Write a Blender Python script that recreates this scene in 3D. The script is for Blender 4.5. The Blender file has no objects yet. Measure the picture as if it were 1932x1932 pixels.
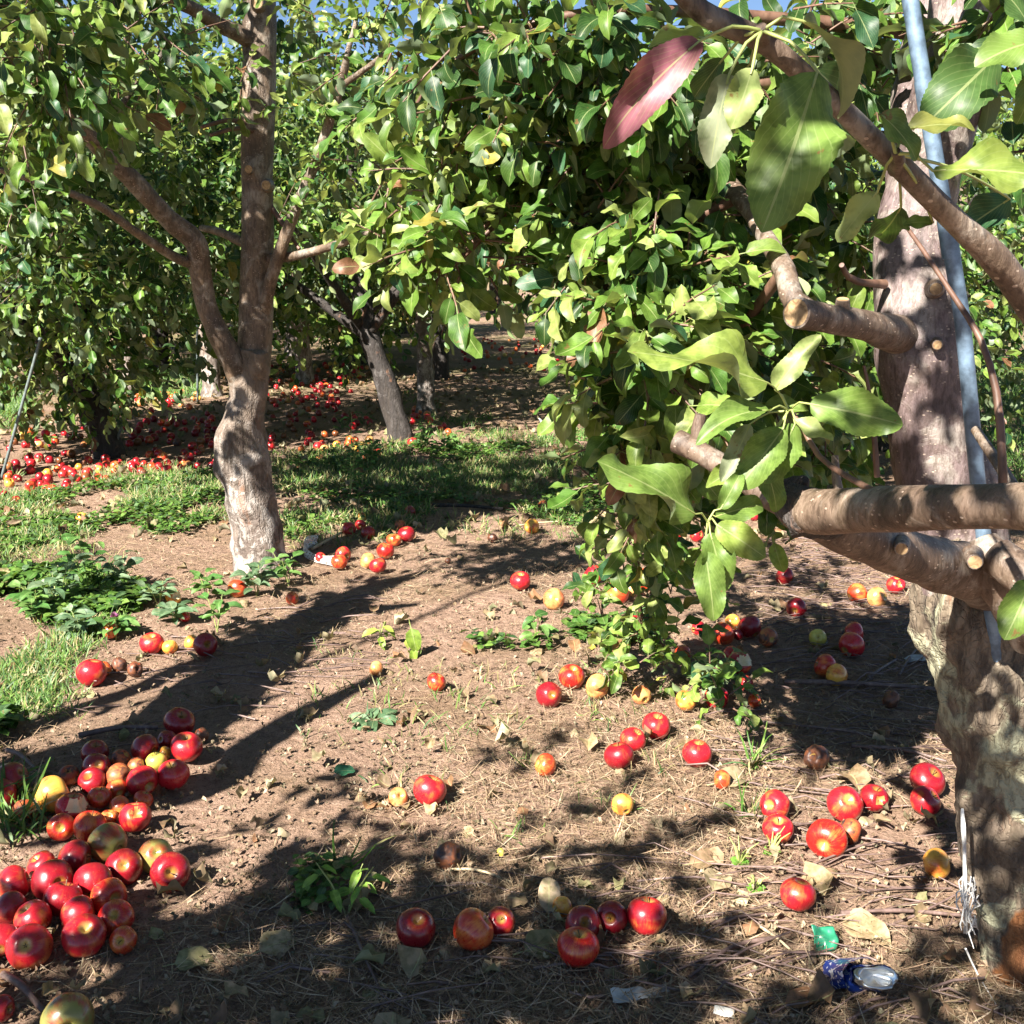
import bpy, math, random
import numpy as np
from mathutils import Vector, Matrix, Euler

random.seed(11)
rng = np.random.default_rng(11)
R = math.radians

# ------------------------------------------------------------------ camera, sky, sun, exposure
CAM_H, PITCH, F = 1.25, R(12.5), 2131.0      # F: focal length for a picture 1932 wide
sc = bpy.context.scene
cam_d = bpy.data.cameras.new('camera'); cam = bpy.data.objects.new('camera', cam_d)
sc.collection.objects.link(cam); sc.camera = cam
cam.location = (0, 0, CAM_H); cam.rotation_euler = (R(90) - PITCH, 0, 0)
cam_d.sensor_fit = 'HORIZONTAL'; cam_d.angle = 2 * math.atan(966 / F)
cam_d.clip_start = 0.05; cam_d.clip_end = 2000

SUN_EL = R(40)
SH = np.array([0.58, 0.81]); SH /= np.linalg.norm(SH)          # the way shadows fall on the ground
SUNV = np.array([-SH[0] * math.cos(SUN_EL), -SH[1] * math.cos(SUN_EL), math.sin(SUN_EL)])   # towards the sun
w = bpy.data.worlds.new('World'); sc.world = w; w.use_nodes = True
nt = w.node_tree; nt.nodes.clear()
sky = nt.nodes.new('ShaderNodeTexSky'); sky.sky_type = 'NISHITA'; sky.sun_disc = False
sky.sun_elevation = SUN_EL; sky.sun_rotation = math.atan2(SUNV[0], SUNV[1])
sky.air_density = 0.8; sky.altitude = 2200; sky.dust_density = 0.0; sky.ozone_density = 5.5
bg = nt.nodes.new('ShaderNodeBackground'); bg.inputs[1].default_value = 0.05
wo = nt.nodes.new('ShaderNodeOutputWorld')
wb = nt.nodes.new('ShaderNodeMixRGB'); wb.blend_type = 'MULTIPLY'; wb.inputs[0].default_value = 1; wb.inputs[2].default_value = (1.0, .87, .74, 1)   # the photograph's warm white balance
nt.links.new(sky.outputs[0], wb.inputs[1]); nt.links.new(wb.outputs[0], bg.inputs[0]); nt.links.new(bg.outputs[0], wo.inputs[0])
sun_d = bpy.data.lights.new('sun', 'SUN'); sun_d.energy = 5.0; sun_d.angle = R(0.53); sun_d.color = (1.0, 0.94, 0.85)
sun = bpy.data.objects.new('sun', sun_d); sc.collection.objects.link(sun)
sun.rotation_euler = Vector(SUNV).to_track_quat('Z', 'Y').to_euler()
sun.location = (-3, -3, 8)
sc.view_settings.view_transform = 'Standard'; sc.view_settings.look = 'None'
sc.view_settings.exposure = 2.15; sc.view_settings.gamma = 1.0; sc.view_settings.use_curve_mapping = False
try:
    sc.cycles.max_bounces = 6; sc.cycles.transparent_max_bounces = 4; sc.cycles.use_denoising = True
except Exception: pass

# ------------------------------------------------------------------ helpers
CP, SP = math.cos(PITCH), math.sin(PITCH)
def ray(px, py):
    a = (px - 966) / F; b = -(py - 966) / F
    return np.array([a, CP + b * SP, -SP + b * CP])
def Q(px, py, Y):                                   # the point seen at (px, py) that lies Y metres ahead
    d = ray(px, py); return np.array([0, 0, CAM_H]) + d * (Y / d[1])
def G(px, py, z=0.0):                               # the point of the ground (height z) seen at (px, py)
    d = ray(px, py); return np.array([0, 0, CAM_H]) + d * ((z - CAM_H) / d[2])
def unit(a): return a / (np.linalg.norm(a, axis=-1, keepdims=True) + 1e-9)

_perm = np.random.default_rng(5).integers(0, 1 << 30, 1 << 16)
def vnoise(p, seed=0):                              # value noise, -1..1
    p = np.asarray(p, float); i = np.floor(p).astype(np.int64); f = p - i; f = f * f * (3 - 2 * f)
    out = 0
    for dx in (0, 1):
        for dy in (0, 1):
            for dz in (0, 1):
                h = _perm[((i[..., 0] + dx) * 7919 + (i[..., 1] + dy) * 104729 + (i[..., 2] + dz) * 1299709 + seed * 331) & 0xffff]
                v = h / float(1 << 30) * 2 - 1
                out = out + v * np.where(dx, f[..., 0], 1 - f[..., 0]) * np.where(dy, f[..., 1], 1 - f[..., 1]) * np.where(dz, f[..., 2], 1 - f[..., 2])
    return out
def fbm(p, o=3, seed=0):
    p = np.asarray(p, float); s = 0; a = 1.0
    for k in range(o): s = s + a * vnoise(p * 2 ** k, seed + k); a *= 0.5
    return s
def gh(x, y):                                       # height of the ground
    x = np.asarray(x, float); y = np.asarray(y, float)
    q = np.stack([x, y, np.zeros_like(x)], -1)
    return 0.018 * vnoise(q * 1.1, 3) + 0.008 * vnoise(q * 3.1, 4)

class MB:                                           # gathers faces for ONE mesh
    def __init__(s): s.v = []; s.f = []; s.m = []; s.n = 0
    def add(s, v, f, mi=0):
        v = np.asarray(v, float); s.v.append(v)
        for q in f: s.f.append(tuple(int(i) + s.n for i in q)); s.m.append(mi)
        s.n += len(v)
    def build(s, name, mats, parent=None, smooth=True, link=True):
        me = bpy.data.meshes.new(name)
        me.from_pydata(np.concatenate(s.v).tolist(), [], s.f)
        if not isinstance(mats, (list, tuple)): mats = [mats]
        for m in mats: me.materials.append(m)
        me.polygons.foreach_set('material_index', s.m)
        me.polygons.foreach_set('use_smooth', [smooth] * len(s.f)); me.update()
        o = bpy.data.objects.new(name, me)
        if link: sc.collection.objects.link(o)
        if parent: o.parent = parent
        return o
def tag(o, label=None, cat=None, group=None, kind=None):
    if label: o['label'] = label
    if cat: o['category'] = cat
    if group: o['group'] = group
    if kind: o['kind'] = kind
    return o
def empty(name, loc=(0, 0, 0)):
    o = bpy.data.objects.new(name, None); sc.collection.objects.link(o); o.location = loc
    o.empty_display_size = 0.1; return o

def spline(pts, step):
    pts = np.asarray(pts, float); n = len(pts)
    P = np.vstack([2 * pts[0] - pts[1], pts, 2 * pts[-1] - pts[-2]]); out = []
    for i in range(1, n):
        p0, p1, p2, p3 = P[i - 1], P[i], P[i + 1], P[i + 2]
        m = max(1, int(np.linalg.norm((p2 - p1)[:3]) / step))
        for k in range(m):
            t = k / m
            out.append(0.5 * (2 * p1 + (p2 - p0) * t + (2 * p0 - 5 * p1 + 4 * p2 - p3) * t * t + (3 * p1 - p0 - 3 * p2 + p3) * t ** 3))
    out.append(pts[-1]); return np.array(out)
def tube(mb, pts, step=0.03, n=12, amp=0.0, freq=10, cap=(True, True), mi=0, capmi=None, burls=(), seed=0, flute=0.0):
    """pts: rows of x, y, z, radius"""
    S = spline(pts, step); C = S[:, :3]; r = np.maximum(S[:, 3], 0.0004)
    T = np.gradient(C, axis=0); T = unit(T)
    u = np.cross(T[0], [0.3, 1, 0.21]); u /= np.linalg.norm(u)
    V = []; a = np.arange(n) * 2 * np.pi / n
    for i in range(len(C)):
        u = u - T[i] * (u @ T[i]); u /= np.linalg.norm(u); v = np.cross(T[i], u)
        V.append(np.outer(np.cos(a), u) + np.outer(np.sin(a), v))
    D = np.array(V); P = C[:, None, :] + D * r[:, None, None]
    if amp or flute:
        d = amp * fbm(P * freq, 3, seed) + flute * np.sin(a * 3 + 4 * C[:, 2:3] + seed)[:, :]
        for (bc, br, bh) in burls:
            d = d + bh / np.maximum(r[:, None], .02) * np.exp(-((P - np.asarray(bc)) ** 2).sum(-1) / br ** 2)
        P = P + D * (r[:, None] * d)[..., None]
    m = len(C); F_ = []
    for i in range(m - 1):
        for j in range(n):
            k = (j + 1) % n; F_.append((i * n + j, i * n + k, (i + 1) * n + k, (i + 1) * n + j))
    mb.add(P.reshape(-1, 3), F_, mi)
    cm = mi if capmi is None else capmi
    if cap[0]: mb.add(P[0], [tuple(range(n))[::-1]], cm)
    if cap[1]:
        e = P[-1]; c = e.mean(0)
        mb.add(np.vstack([e, c + (e - c) * .86 + T[-1] * r[-1] * .06, c + T[-1] * r[-1] * .1]),
               [(j, (j + 1) % n, n + (j + 1) % n, n + j) for j in range(n)], mi)
        mb.add(np.vstack([c + (e - c) * .86 + T[-1] * r[-1] * .06, c + T[-1] * r[-1] * .08]), [(j, (j + 1) % n, n) for j in range(n)], cm)

# ------------------------------------------------------------------ materials
def mat(name):
    m = bpy.data.materials.new(name); m.use_nodes = True; t = m.node_tree; t.nodes.clear()
    o = t.nodes.new('ShaderNodeOutputMaterial'); p = t.nodes.new('ShaderNodeBsdfPrincipled')
    t.links.new(p.outputs[0], o.inputs[0]); return m, t, p, o
def N(t, kind, **k):
    n = t.nodes.new('ShaderNode' + kind)
    for a, b in k.items():
        if a.startswith('i_'): n.inputs[int(a[2:]) if a[2:].isdigit() else a[2:].replace('_', ' ')].default_value = b
        else: setattr(n, a, b)
    return n
def ramp(t, src, stops):
    r = t.nodes.new('ShaderNodeValToRGB'); e = r.color_ramp.elements
    while len(e) < len(stops): e.new(0.5)
    for el, (p, c) in zip(e, stops):
        el.position = p; el.color = (c[0], c[1], c[2], 1) if hasattr(c, '__len__') else (c, c, c, 1)
    t.links.new(src, r.inputs[0]); return r.outputs[0]
def noise(t, vec, scale, detail=6, rough=.6, dist=0):
    n = N(t, 'TexNoise'); n.inputs['Scale'].default_value = scale; n.inputs['Detail'].default_value = detail
    n.inputs['Roughness'].default_value = rough; n.inputs['Distortion'].default_value = dist
    if vec: t.links.new(vec, n.inputs['Vector'])
    return n.outputs['Fac']
def mix(t, a, b, fac, mode='MIX'):
    m = N(t, 'MixRGB', blend_type=mode)
    for i, s in ((0, fac), (1, a), (2, b)):
        if isinstance(s, (int, float)): m.inputs[i].default_value = s
        elif isinstance(s, tuple): m.inputs[i].default_value = (*s, 1)
        else: t.links.new(s, m.inputs[i])
    return m.outputs[0]
def math_(t, op, a, b=None):
    m = N(t, 'Math', operation=op)
    for i, s in ((0, a), (1, b)):
        if s is None: continue
        if isinstance(s, (int, float)): m.inputs[i].default_value = s
        else: t.links.new(s, m.inputs[i])
    return m.outputs[0]
def bump(t, p, h, strength, dist):
    b = N(t, 'Bump'); b.inputs['Strength'].default_value = strength; b.inputs['Distance'].default_value = dist
    t.links.new(h, b.inputs['Height']); t.links.new(b.outputs[0], p.inputs['Normal'])
def coords(t, kind='Object', scale=None):
    c = N(t, 'TexCoord').outputs[kind]
    if scale:
        m = N(t, 'Mapping'); m.inputs['Scale'].default_value = scale; t.links.new(c, m.inputs[0]); c = m.outputs[0]
    return c

def leaf_material(name, trans=0.34, rough=0.47, under=0.5, veins=True):
    m, t, p, o = mat(name)
    col = N(t, 'VertexColor', layer_name='Col').outputs[0]
    uv = N(t, 'UVMap', uv_map='UVMap'); sx = N(t, 'SeparateXYZ'); t.links.new(uv.outputs[0], sx.inputs[0])
    au = math_(t, 'ABSOLUTE', math_(t, 'SUBTRACT', sx.outputs[0], .5))
    mid = math_(t, 'LESS_THAN', au, 0.022)
    blot = noise(t, coords(t), 55, 3)
    base = mix(t, col, mix(t, col, (.55, .6, .5), 1.0, 'MULTIPLY'), ramp(t, blot, [(.42, 0), (.62, 1)]))
    base = mix(t, base, (.17, .085, .03), math_(t, 'MULTIPLY', ramp(t, noise(t, coords(t), 38, 4, .65), [(.665, 0), (.70, 1)]), .8))
    if veins:
        ph = math_(t, 'SUBTRACT', math_(t, 'MULTIPLY', sx.outputs[1], 52), math_(t, 'MULTIPLY', au, 60))
        vn = math_(t, 'GREATER_THAN', math_(t, 'SINE', ph), .93)
        base = mix(t, base, (.34, .40, .17), math_(t, 'MULTIPLY', vn, .16))
    base = mix(t, base, (.36, .40, .18), math_(t, 'MULTIPLY', mid, .45))
    geo = N(t, 'NewGeometry')
    und = mix(t, base, (.26, .31, .21), under)
    base = mix(t, base, und, geo.outputs['Backfacing'])
    t.links.new(base, p.inputs['Base Color']); p.inputs['Roughness'].default_value = rough
    p.inputs['Specular IOR Level'].default_value = .38
    bump(t, p, blot, .25, .002)
    tr = N(t, 'BsdfTranslucent'); t.links.new(mix(t, base, (1.0, 1.0, .35), 1.0, 'MULTIPLY'), tr.inputs[0])
    ms = N(t, 'MixShader'); ms.inputs[0].default_value = trans
    t.links.new(p.outputs[0], ms.inputs[1]); t.links.new(tr.outputs[0], ms.inputs[2]); t.links.new(ms.outputs[0], o.inputs[0])
    return m
M = {}
M['leaf'] = leaf_material('apple_leaf')
M['leaf_far'] = leaf_material('apple_leaf_plain', veins=False)
M['grass'] = leaf_material('grass_blade', .3, .5, .1, False)
M['dry'] = leaf_material('dry_leaf', .15, .7, .3, False)
M['weed'] = leaf_material('weed_leaf', .3, .5, .3, True)

def bark(name, c1, c2, c3, scale=1.0, bumpd=.004, patch=None, lent=False, stretch=(1, 1, .35), patch_lo=.5):
    m, t, p, o = mat(name); v = coords(t, 'Object', stretch)
    a = noise(t, v, 22 * scale, 8, .65, .4); b = noise(t, coords(t), 5 * scale, 4)
    base = ramp(t, a, [(.3, c1), (.5, c2), (.72, c3)])
    base = mix(t, base, mix(t, base, (.55, .5, .48), 1., 'MULTIPLY'), ramp(t, b, [(.4, 0), (.65, .9)]))
    base = mix(t, base, mix(t, base, (.5, .48, .4), 1., 'MULTIPLY'), ramp(t, noise(t, v, 60 * scale, 6, .7), [(.45, 0), (.62, .7)]))
    h = a
    if patch:                                       # flaking plates with pale faces and dark cracks
        vo = N(t, 'TexVoronoi', feature='DISTANCE_TO_EDGE'); vo.inputs['Scale'].default_value = 42 * scale
        wv = N(t, 'Mapping'); wv.inputs['Scale'].default_value = (1, 1, .38)
        nz = N(t, 'TexNoise'); nz.inputs['Scale'].default_value = 14 * scale; nz.inputs['Detail'].default_value = 4
        t.links.new(coords(t), nz.inputs['Vector'])
        ad = N(t, 'VectorMath', operation='MULTIPLY_ADD'); ad.inputs[1].default_value = (.16 / scale,) * 3
        t.links.new(nz.outputs['Color'], ad.inputs[0]); t.links.new(coords(t), ad.inputs[2])
        t.links.new(ad.outputs[0], wv.inputs[0]); t.links.new(wv.outputs[0], vo.inputs['Vector'])
        edge = ramp(t, vo.outputs['Distance'], [(.0, 0), (.13, 1)])
        pm = ramp(t, noise(t, coords(t), 9 * scale, 5, .6, 1.), [(patch_lo, 0), (patch_lo + .08, 1)])
        base = mix(t, base, patch, math_(t, 'MULTIPLY', pm, .85))
        base = mix(t, base, mix(t, base, (.42, .36, .32), 1., 'MULTIPLY'), ramp(t, noise(t, coords(t, 'Object', (1, 1, .5)), 60 * scale, 6, .7), [(.46, 0), (.62, .8)]))
        base = mix(t, base, (.22, .10, .05), math_(t, 'MULTIPLY', ramp(t, noise(t, coords(t, 'Object', (1, 1, .4)), 11 * scale, 5, .6, .8), [(.60, 0), (.66, 1)]), .55))
        crk = math_(t, 'MULTIPLY', math_(t, 'SUBTRACT', 1.0, edge), ramp(t, noise(t, coords(t), 6.5 * scale, 4, .6), [(.44, .05), (.58, 1)]))
        fis = ramp(t, noise(t, coords(t, 'Object', (1, 1, .16)), 34 * scale, 5, .6, .5), [(.36, 1), (.47, 0)])
        base = mix(t, base, (.04, .03, .022), math_(t, 'MAXIMUM', math_(t, 'MULTIPLY', crk, .28), math_(t, 'MULTIPLY', fis, .7)))
        h = math_(t, 'ADD', math_(t, 'SUBTRACT', math_(t, 'MULTIPLY', edge, .3), math_(t, 'MULTIPLY', fis, .8)), math_(t, 'ADD', math_(t, 'MULTIPLY', a, .5), math_(t, 'MULTIPLY', pm, .4)))
    if lent:
        wr = noise(t, coords(t, 'Object', (1, 1, .3)), 120 * scale, 6, .7); gb = ramp(t, noise(t, coords(t), 13 * scale, 5, .65, .6), [(.5, 0), (.62, 1)])
        base = mix(t, base, (.30, .27, .23), math_(t, 'MULTIPLY', gb, .55)); base = mix(t, base, mix(t, base, (.45, .4, .36), 1., 'MULTIPLY'), ramp(t, wr, [(.40, .8), (.52, 0)]))
        h = math_(t, 'ADD', h, math_(t, 'ADD', math_(t, 'MULTIPLY', wr, .8), math_(t, 'MULTIPLY', gb, .25)))
    if lent:                                        # short pale breathing pores
        vo = N(t, 'TexVoronoi'); vo.inputs['Scale'].default_value = 85 * scale
        t.links.new(coords(t, 'Object', (1, 1, 1.8)), vo.inputs['Vector'])
        dots = math_(t, 'MULTIPLY', math_(t, 'LESS_THAN', vo.outputs['Distance'], .2), ramp(t, noise(t, coords(t), 30, 2), [(.48, 0), (.55, 1)]))
        base = mix(t, base, (.42, .33, .26), math_(t, 'MULTIPLY', dots, .7))
        h = math_(t, 'ADD', h, math_(t, 'MULTIPLY', dots, .4))
    t.links.new(base, p.inputs['Base Color']); p.inputs['Roughness'].default_value = .8 if patch else .55
    bump(t, p, h, .7, bumpd); return m
M['bark_limb'] = bark('smooth_bark', (.085, .058, .042), (.16, .112, .08), (.235, .175, .128), lent=True, bumpd=.004)
M['bark_upper'] = bark('purple_bark', (.08, .056, .056), (.17, .125, .122), (.27, .205, .192), lent=True, bumpd=.006)
M['bark_old'] = bark('old_flaking_bark', (.10, .075, .055), (.20, .16, .115), (.30, .25, .18), patch=(.33, .33, .22), bumpd=.009)
def bare_foot(m):                                  # orange bare wood low on one side, where the bark has come away
    t = m.node_tree; p = [n for n in t.nodes if n.type == 'BSDF_PRINCIPLED'][0]; src = p.inputs['Base Color'].links[0].from_socket
    c = Q(1985, 1860, 1.76); df = N(t, 'VectorMath', operation='SUBTRACT'); t.links.new(coords(t), df.inputs[0]); df.inputs[1].default_value = tuple(c)
    mu = N(t, 'VectorMath', operation='MULTIPLY'); t.links.new(df.outputs[0], mu.inputs[0]); mu.inputs[1].default_value = (12.5, 5., 5.6)
    ln = N(t, 'VectorMath', operation='LENGTH'); t.links.new(mu.outputs[0], ln.inputs[0])
    k = math_(t, 'ADD', ln.outputs['Value'], math_(t, 'MULTIPLY', math_(t, 'SUBTRACT', noise(t, coords(t), 9, 3), .5), .7))
    w_ = ramp(t, noise(t, coords(t, 'Object', (1, 1, .2)), 40, 6, .6), [(.3, (.09, .03, .012)), (.55, (.20, .075, .022)), (.75, (.28, .13, .05))])
    t.links.new(mix(t, src, w_, ramp(t, k, [(.86, 1), (.93, 0)])), p.inputs['Base Color'])
bare_foot(M['bark_old'])
M['bark_white'] = bark('pale_flaking_bark', (.11, .085, .07), (.21, .17, .145), (.31, .26, .225), patch=(.38, .34, .305), bumpd=.009, patch_lo=.47)
def fade_up(m, z0, z1, c):                         # flaking old bark gives way to smooth tan bark higher up
    t = m.node_tree; p = [n for n in t.nodes if n.type == 'BSDF_PRINCIPLED'][0]; src = p.inputs['Base Color'].links[0].from_socket
    sx = N(t, 'SeparateXYZ'); t.links.new(coords(t), sx.inputs[0]); zz = math_(t, 'ADD', sx.outputs[2], math_(t, 'MULTIPLY', math_(t, 'SUBTRACT', noise(t, coords(t), 9, 5), .5), .5))
    k = math_(t, 'DIVIDE', math_(t, 'SUBTRACT', zz, z0), z1 - z0); tan = ramp(t, noise(t, coords(t, 'Object', (1, 1, .4)), 24, 7, .65), [(.3, tuple(x * .5 for x in c)), (.7, c)])
    t.links.new(mix(t, src, tan, ramp(t, k, [(0, 0), (1, 1)])), p.inputs['Base Color'])
fade_up(M['bark_white'], .36, .9, (.19, .14, .10))
M['bark_tan'] = bark('tan_bark', (.07, .048, .033), (.15, .105, .07), (.24, .17, .11), lent=True, bumpd=.007)
M['bark_dark'] = bark('dark_bark', (.018, .015, .013), (.035, .028, .025), (.075, .065, .06), patch=(.10, .09, .085), bumpd=.008, patch_lo=.58)
M['bark_twig'] = bark('twig_bark', (.07, .035, .025), (.14, .075, .05), (.2, .12, .08), bumpd=.001)
M['dead_twig'] = bark('dead_twig_bark', (.10, .065, .055), (.18, .12, .105), (.28, .2, .18), bumpd=.001)
def plain(name, c, rough=.6, metal=0., var=.25, scale=30, coat=0., bumpd=0.):
    m, t, p, o = mat(name); n = noise(t, coords(t), scale, 5)
    t.links.new(mix(t, tuple(x * (1 - var) for x in c), tuple(min(1, x * (1 + var)) for x in c), ramp(t, n, [(.35, 0), (.65, 1)])), p.inputs['Base Color'])
    p.inputs['Roughness'].default_value = rough; p.inputs['Metallic'].default_value = metal; p.inputs['Coat Weight'].default_value = coat
    if bumpd: bump(t, p, n, .6, bumpd)
    return m
def cutwood():
    m, t, p, o = mat('cut_wood'); n = noise(t, coords(t), 70, 4, .6, 1.5)
    t.links.new(ramp(t, n, [(.3, (.14, .075, .03)), (.5, (.30, .19, .09)), (.7, (.40, .27, .14))]), p.inputs['Base Color'])
    p.inputs['Roughness'].default_value = .7; bump(t, p, n, .4, .002); return m
M['cut'] = cutwood()
M['wound'] = plain('orange_bare_wood', (.30, .105, .03), .7, scale=22, bumpd=.003)
M['pole'] = plain('galvanised_steel', (.13, .19, .26), .5, .35, .4, 40)
M['stake'] = plain('weathered_steel', (.11, .135, .13), .6, .3, .3, 40)
M['white_plastic'] = plain('white_plastic', (.58, .57, .54), .45, 0, .35, 40)
M['green_plastic'] = plain('green_plastic', (.02, .17, .09), .25, 0, .3, 30, .5)
M['paper'] = plain('soiled_white_paper', (.36, .36, .34), .8, 0, .35, 25)
M['can_metal'] = plain('bare_aluminium', (.75, .74, .70), .28, .95, .12, 30)
M['pink'] = plain('clover_flower', (.45, .12, .35), .7)
M['flesh'] = plain('apple_flesh', (.72, .58, .32), .45, 0, .2, 40)
M['flesh_brown'] = plain('browned_apple_flesh', (.42, .17, .05), .5, 0, .35, 30)
M['stem'] = plain('apple_stem', (.11, .07, .03), .7)
M['green_stem'] = plain('leaf_stalk', (.26, .30, .09), .5)

def can_print():
    m, t, p, o = mat('blue_can_print'); v = coords(t)
    n = N(t, 'TexVoronoi'); n.inputs['Scale'].default_value = 95; t.links.new(v, n.inputs['Vector'])
    k = noise(t, v, 60, 3, .5, 1.2)
    f = math_(t, 'MAXIMUM', math_(t, 'LESS_THAN', n.outputs['Distance'], .22), ramp(t, k, [(.58, 0), (.60, 1)]))
    t.links.new(mix(t, (.015, .05, .30), (.65, .70, .78), f), p.inputs['Base Color'])
    p.inputs['Roughness'].default_value = .28; p.inputs['Metallic'].default_value = .55; return m
M['can_print'] = can_print()

def soil():
    m, t, p, o = mat('orchard_soil'); v = coords(t)
    a = noise(t, v, 2.2, 6, .6); b = noise(t, v, 38, 8, .7); c = noise(t, v, 160, 6, .7)
    base = ramp(t, b, [(.26, (.115, .07, .048)), (.44, (.27, .175, .125)), (.62, (.37, .25, .185)), (.8, (.47, .345, .265))])
    base = mix(t, base, (.17, .115, .06), ramp(t, a, [(.45, 0), (.7, .6)]))
    base = mix(t, base, mix(t, base, (.45, .4, .38), 1., 'MULTIPLY'), ramp(t, c, [(.36, 1), (.48, 0)]))
    # chopped straw: fine streaks in two directions
    w1 = noise(t, coords(t, 'Object', (260, 22, 60)), 1, 3, .6, .6); w2 = noise(t, coords(t, 'Object', (30, 240, 60)), 1, 3, .6, .6)
    st = math_(t, 'MAXIMUM', ramp(t, w1, [(.6, 0), (.68, 1)]), ramp(t, w2, [(.62, 0), (.70, 1)]))
    base = mix(t, base, (.42, .33, .21), math_(t, 'MULTIPLY', st, .45))
    # far off the lane the ground is thin turf
    sx = N(t, 'SeparateXYZ'); t.links.new(v, sx.inputs[0])
    g = math_(t, 'MULTIPLY', ramp(t, math_(t, 'DIVIDE', sx.outputs[1], 60.), [(.14, 0), (.22, .55)]), ramp(t, noise(t, v, .7, 4), [(.42, 0), (.58, 1)]))
    base = mix(t, base, (.10, .13, .035), g)
    t.links.new(base, p.inputs['Base Color']); p.inputs['Roughness'].default_value = .95; p.inputs['Specular IOR Level'].default_value = .15
    h = math_(t, 'ADD', math_(t, 'MULTIPLY', b, 1.), math_(t, 'ADD', math_(t, 'MULTIPLY', c, .35), math_(t, 'MULTIPLY', st, .25)))
    bump(t, p, h, 1., .02); return m
M['soil'] = soil()

def apple_mat(name, red, under, amount, rough=.24, streak=.5, rot=0.0, top=(.42, .34, .08), spots=.5):
    """amount: 0 all under-colour, 1 all red; the blush covers one side and breaks up in streaks"""
    m, t, p, o = mat(name); v = coords(t); oi = N(t, 'ObjectInfo').outputs['Random']
    sx = N(t, 'SeparateXYZ'); t.links.new(v, sx.inputs[0])
    off = N(t, 'CombineXYZ'); 
    for i in range(3): t.links.new(math_(t, 'MULTIPLY', oi, 17. + 9 * i), off.inputs[i])
    ad = N(t, 'VectorMath', operation='ADD'); t.links.new(v, ad.inputs[0]); t.links.new(off.outputs[0], ad.inputs[1])
    lo = noise(t, ad.outputs[0], 1.1, 3, .5)
    # streaks run from stalk to calyx: noise over the angle
    ang = math_(t, 'ARCTAN2', sx.outputs[1], sx.outputs[0])
    cx = N(t, 'CombineXYZ'); t.links.new(math_(t, 'MULTIPLY', ang, 9.), cx.inputs[0]); t.links.new(math_(t, 'MULTIPLY', sx.outputs[2], 1.2), cx.inputs[1]); t.links.new(math_(t, 'MULTIPLY', oi, 30.), cx.inputs[2])
    sk = noise(t, cx.outputs[0], 1.4, 5, .65)
    f = math_(t, 'ADD', math_(t, 'MULTIPLY', math_(t, 'SUBTRACT', lo, .5), 2.4), math_(t, 'MULTIPLY', math_(t, 'SUBTRACT', sk, .5), streak * 1.6))
    fac = ramp(t, math_(t, 'ADD', f, amount), [(.18, 0), (.78, 1)])
    base = mix(t, under, red, fac)
    deep = mix(t, base, tuple(c * .55 for c in red), math_(t, 'MULTIPLY', ramp(t, sk, [(.5, 0), (.7, 1)]), math_(t, 'MULTIPLY', fac, .7)))
    rad = math_(t, 'SQRT', math_(t, 'ADD', math_(t, 'MULTIPLY', sx.outputs[0], sx.outputs[0]), math_(t, 'MULTIPLY', sx.outputs[1], sx.outputs[1])))
    bowl = ramp(t, math_(t, 'ADD', rad, math_(t, 'MULTIPLY', math_(t, 'SUBTRACT', sk, .5), .25)), [(.16, 1), (.38, 0)])
    base = mix(t, deep, top, math_(t, 'MULTIPLY', bowl, .75))
    vo = N(t, 'TexVoronoi'); vo.inputs['Scale'].default_value = 11; t.links.new(ad.outputs[0], vo.inputs['Vector'])
    base = mix(t, base, (.6, .42, .2), math_(t, 'MULTIPLY', math_(t, 'LESS_THAN', vo.outputs['Distance'], .09), spots))
    ba = noise(t, ad.outputs[0], 2.3, 4, .6)
    base = mix(t, base, (.13, .05, .02), math_(t, 'MULTIPLY', ramp(t, ba, [(.66, 0), (.72, 1)]), .55))
    if rot:
        rm = ramp(t, noise(t, ad.outputs[0], 1.3, 4, .6, .6), [(.56 - rot * .22, 0), (.60 - rot * .22, 1)])
        base = mix(t, base, mix(t, (.16, .055, .022), (.05, .025, .02), ramp(t, ba, [(.4, 0), (.6, 1)])), rm)
    t.links.new(base, p.inputs['Base Color']); p.inputs['Roughness'].default_value = rough if not rot else .5
    p.inputs['Coat Weight'].default_value = .25 if not rot else 0; p.inputs['Coat Roughness'].default_value = .18
    p.inputs['Subsurface Weight'].default_value = 0.0
    t.links.new(ramp(t, ba, [(.35, rough + (0 if not rot else .25)), (.75, rough + .22)]), p.inputs['Roughness'])
    return m
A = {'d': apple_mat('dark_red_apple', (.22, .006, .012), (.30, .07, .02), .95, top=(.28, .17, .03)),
     'r': apple_mat('red_apple', (.40, .010, .018), (.52, .16, .035), .85),
     's': apple_mat('streaked_red_apple', (.42, .012, .010), (.58, .17, .035), .74, streak=.9),
     'o': apple_mat('orange_red_apple', (.46, .035, .012), (.60, .21, .045), .64, streak=.6),
     'p': apple_mat('peach_apple', (.48, .13, .045), (.62, .36, .12), .5, streak=.4),
     'y': apple_mat('yellow_apple', (.52, .09, .02), (.72, .38, .06), .36, streak=.4),
     'g': apple_mat('green_apple', (.30, .035, .018), (.20, .19, .05), .36, streak=.5, top=(.2, .22, .05)),
     'l': apple_mat('yellow_green_apple', (.50, .34, .05), (.52, .46, .08), .3, spots=.2),
     'x': apple_mat('rotten_apple', (.30, .045, .018), (.40, .13, .03), .6, rot=1.),
     'b': apple_mat('brown_apple', (.32, .055, .02), (.42, .16, .04), .6, rot=.25)}
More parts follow.
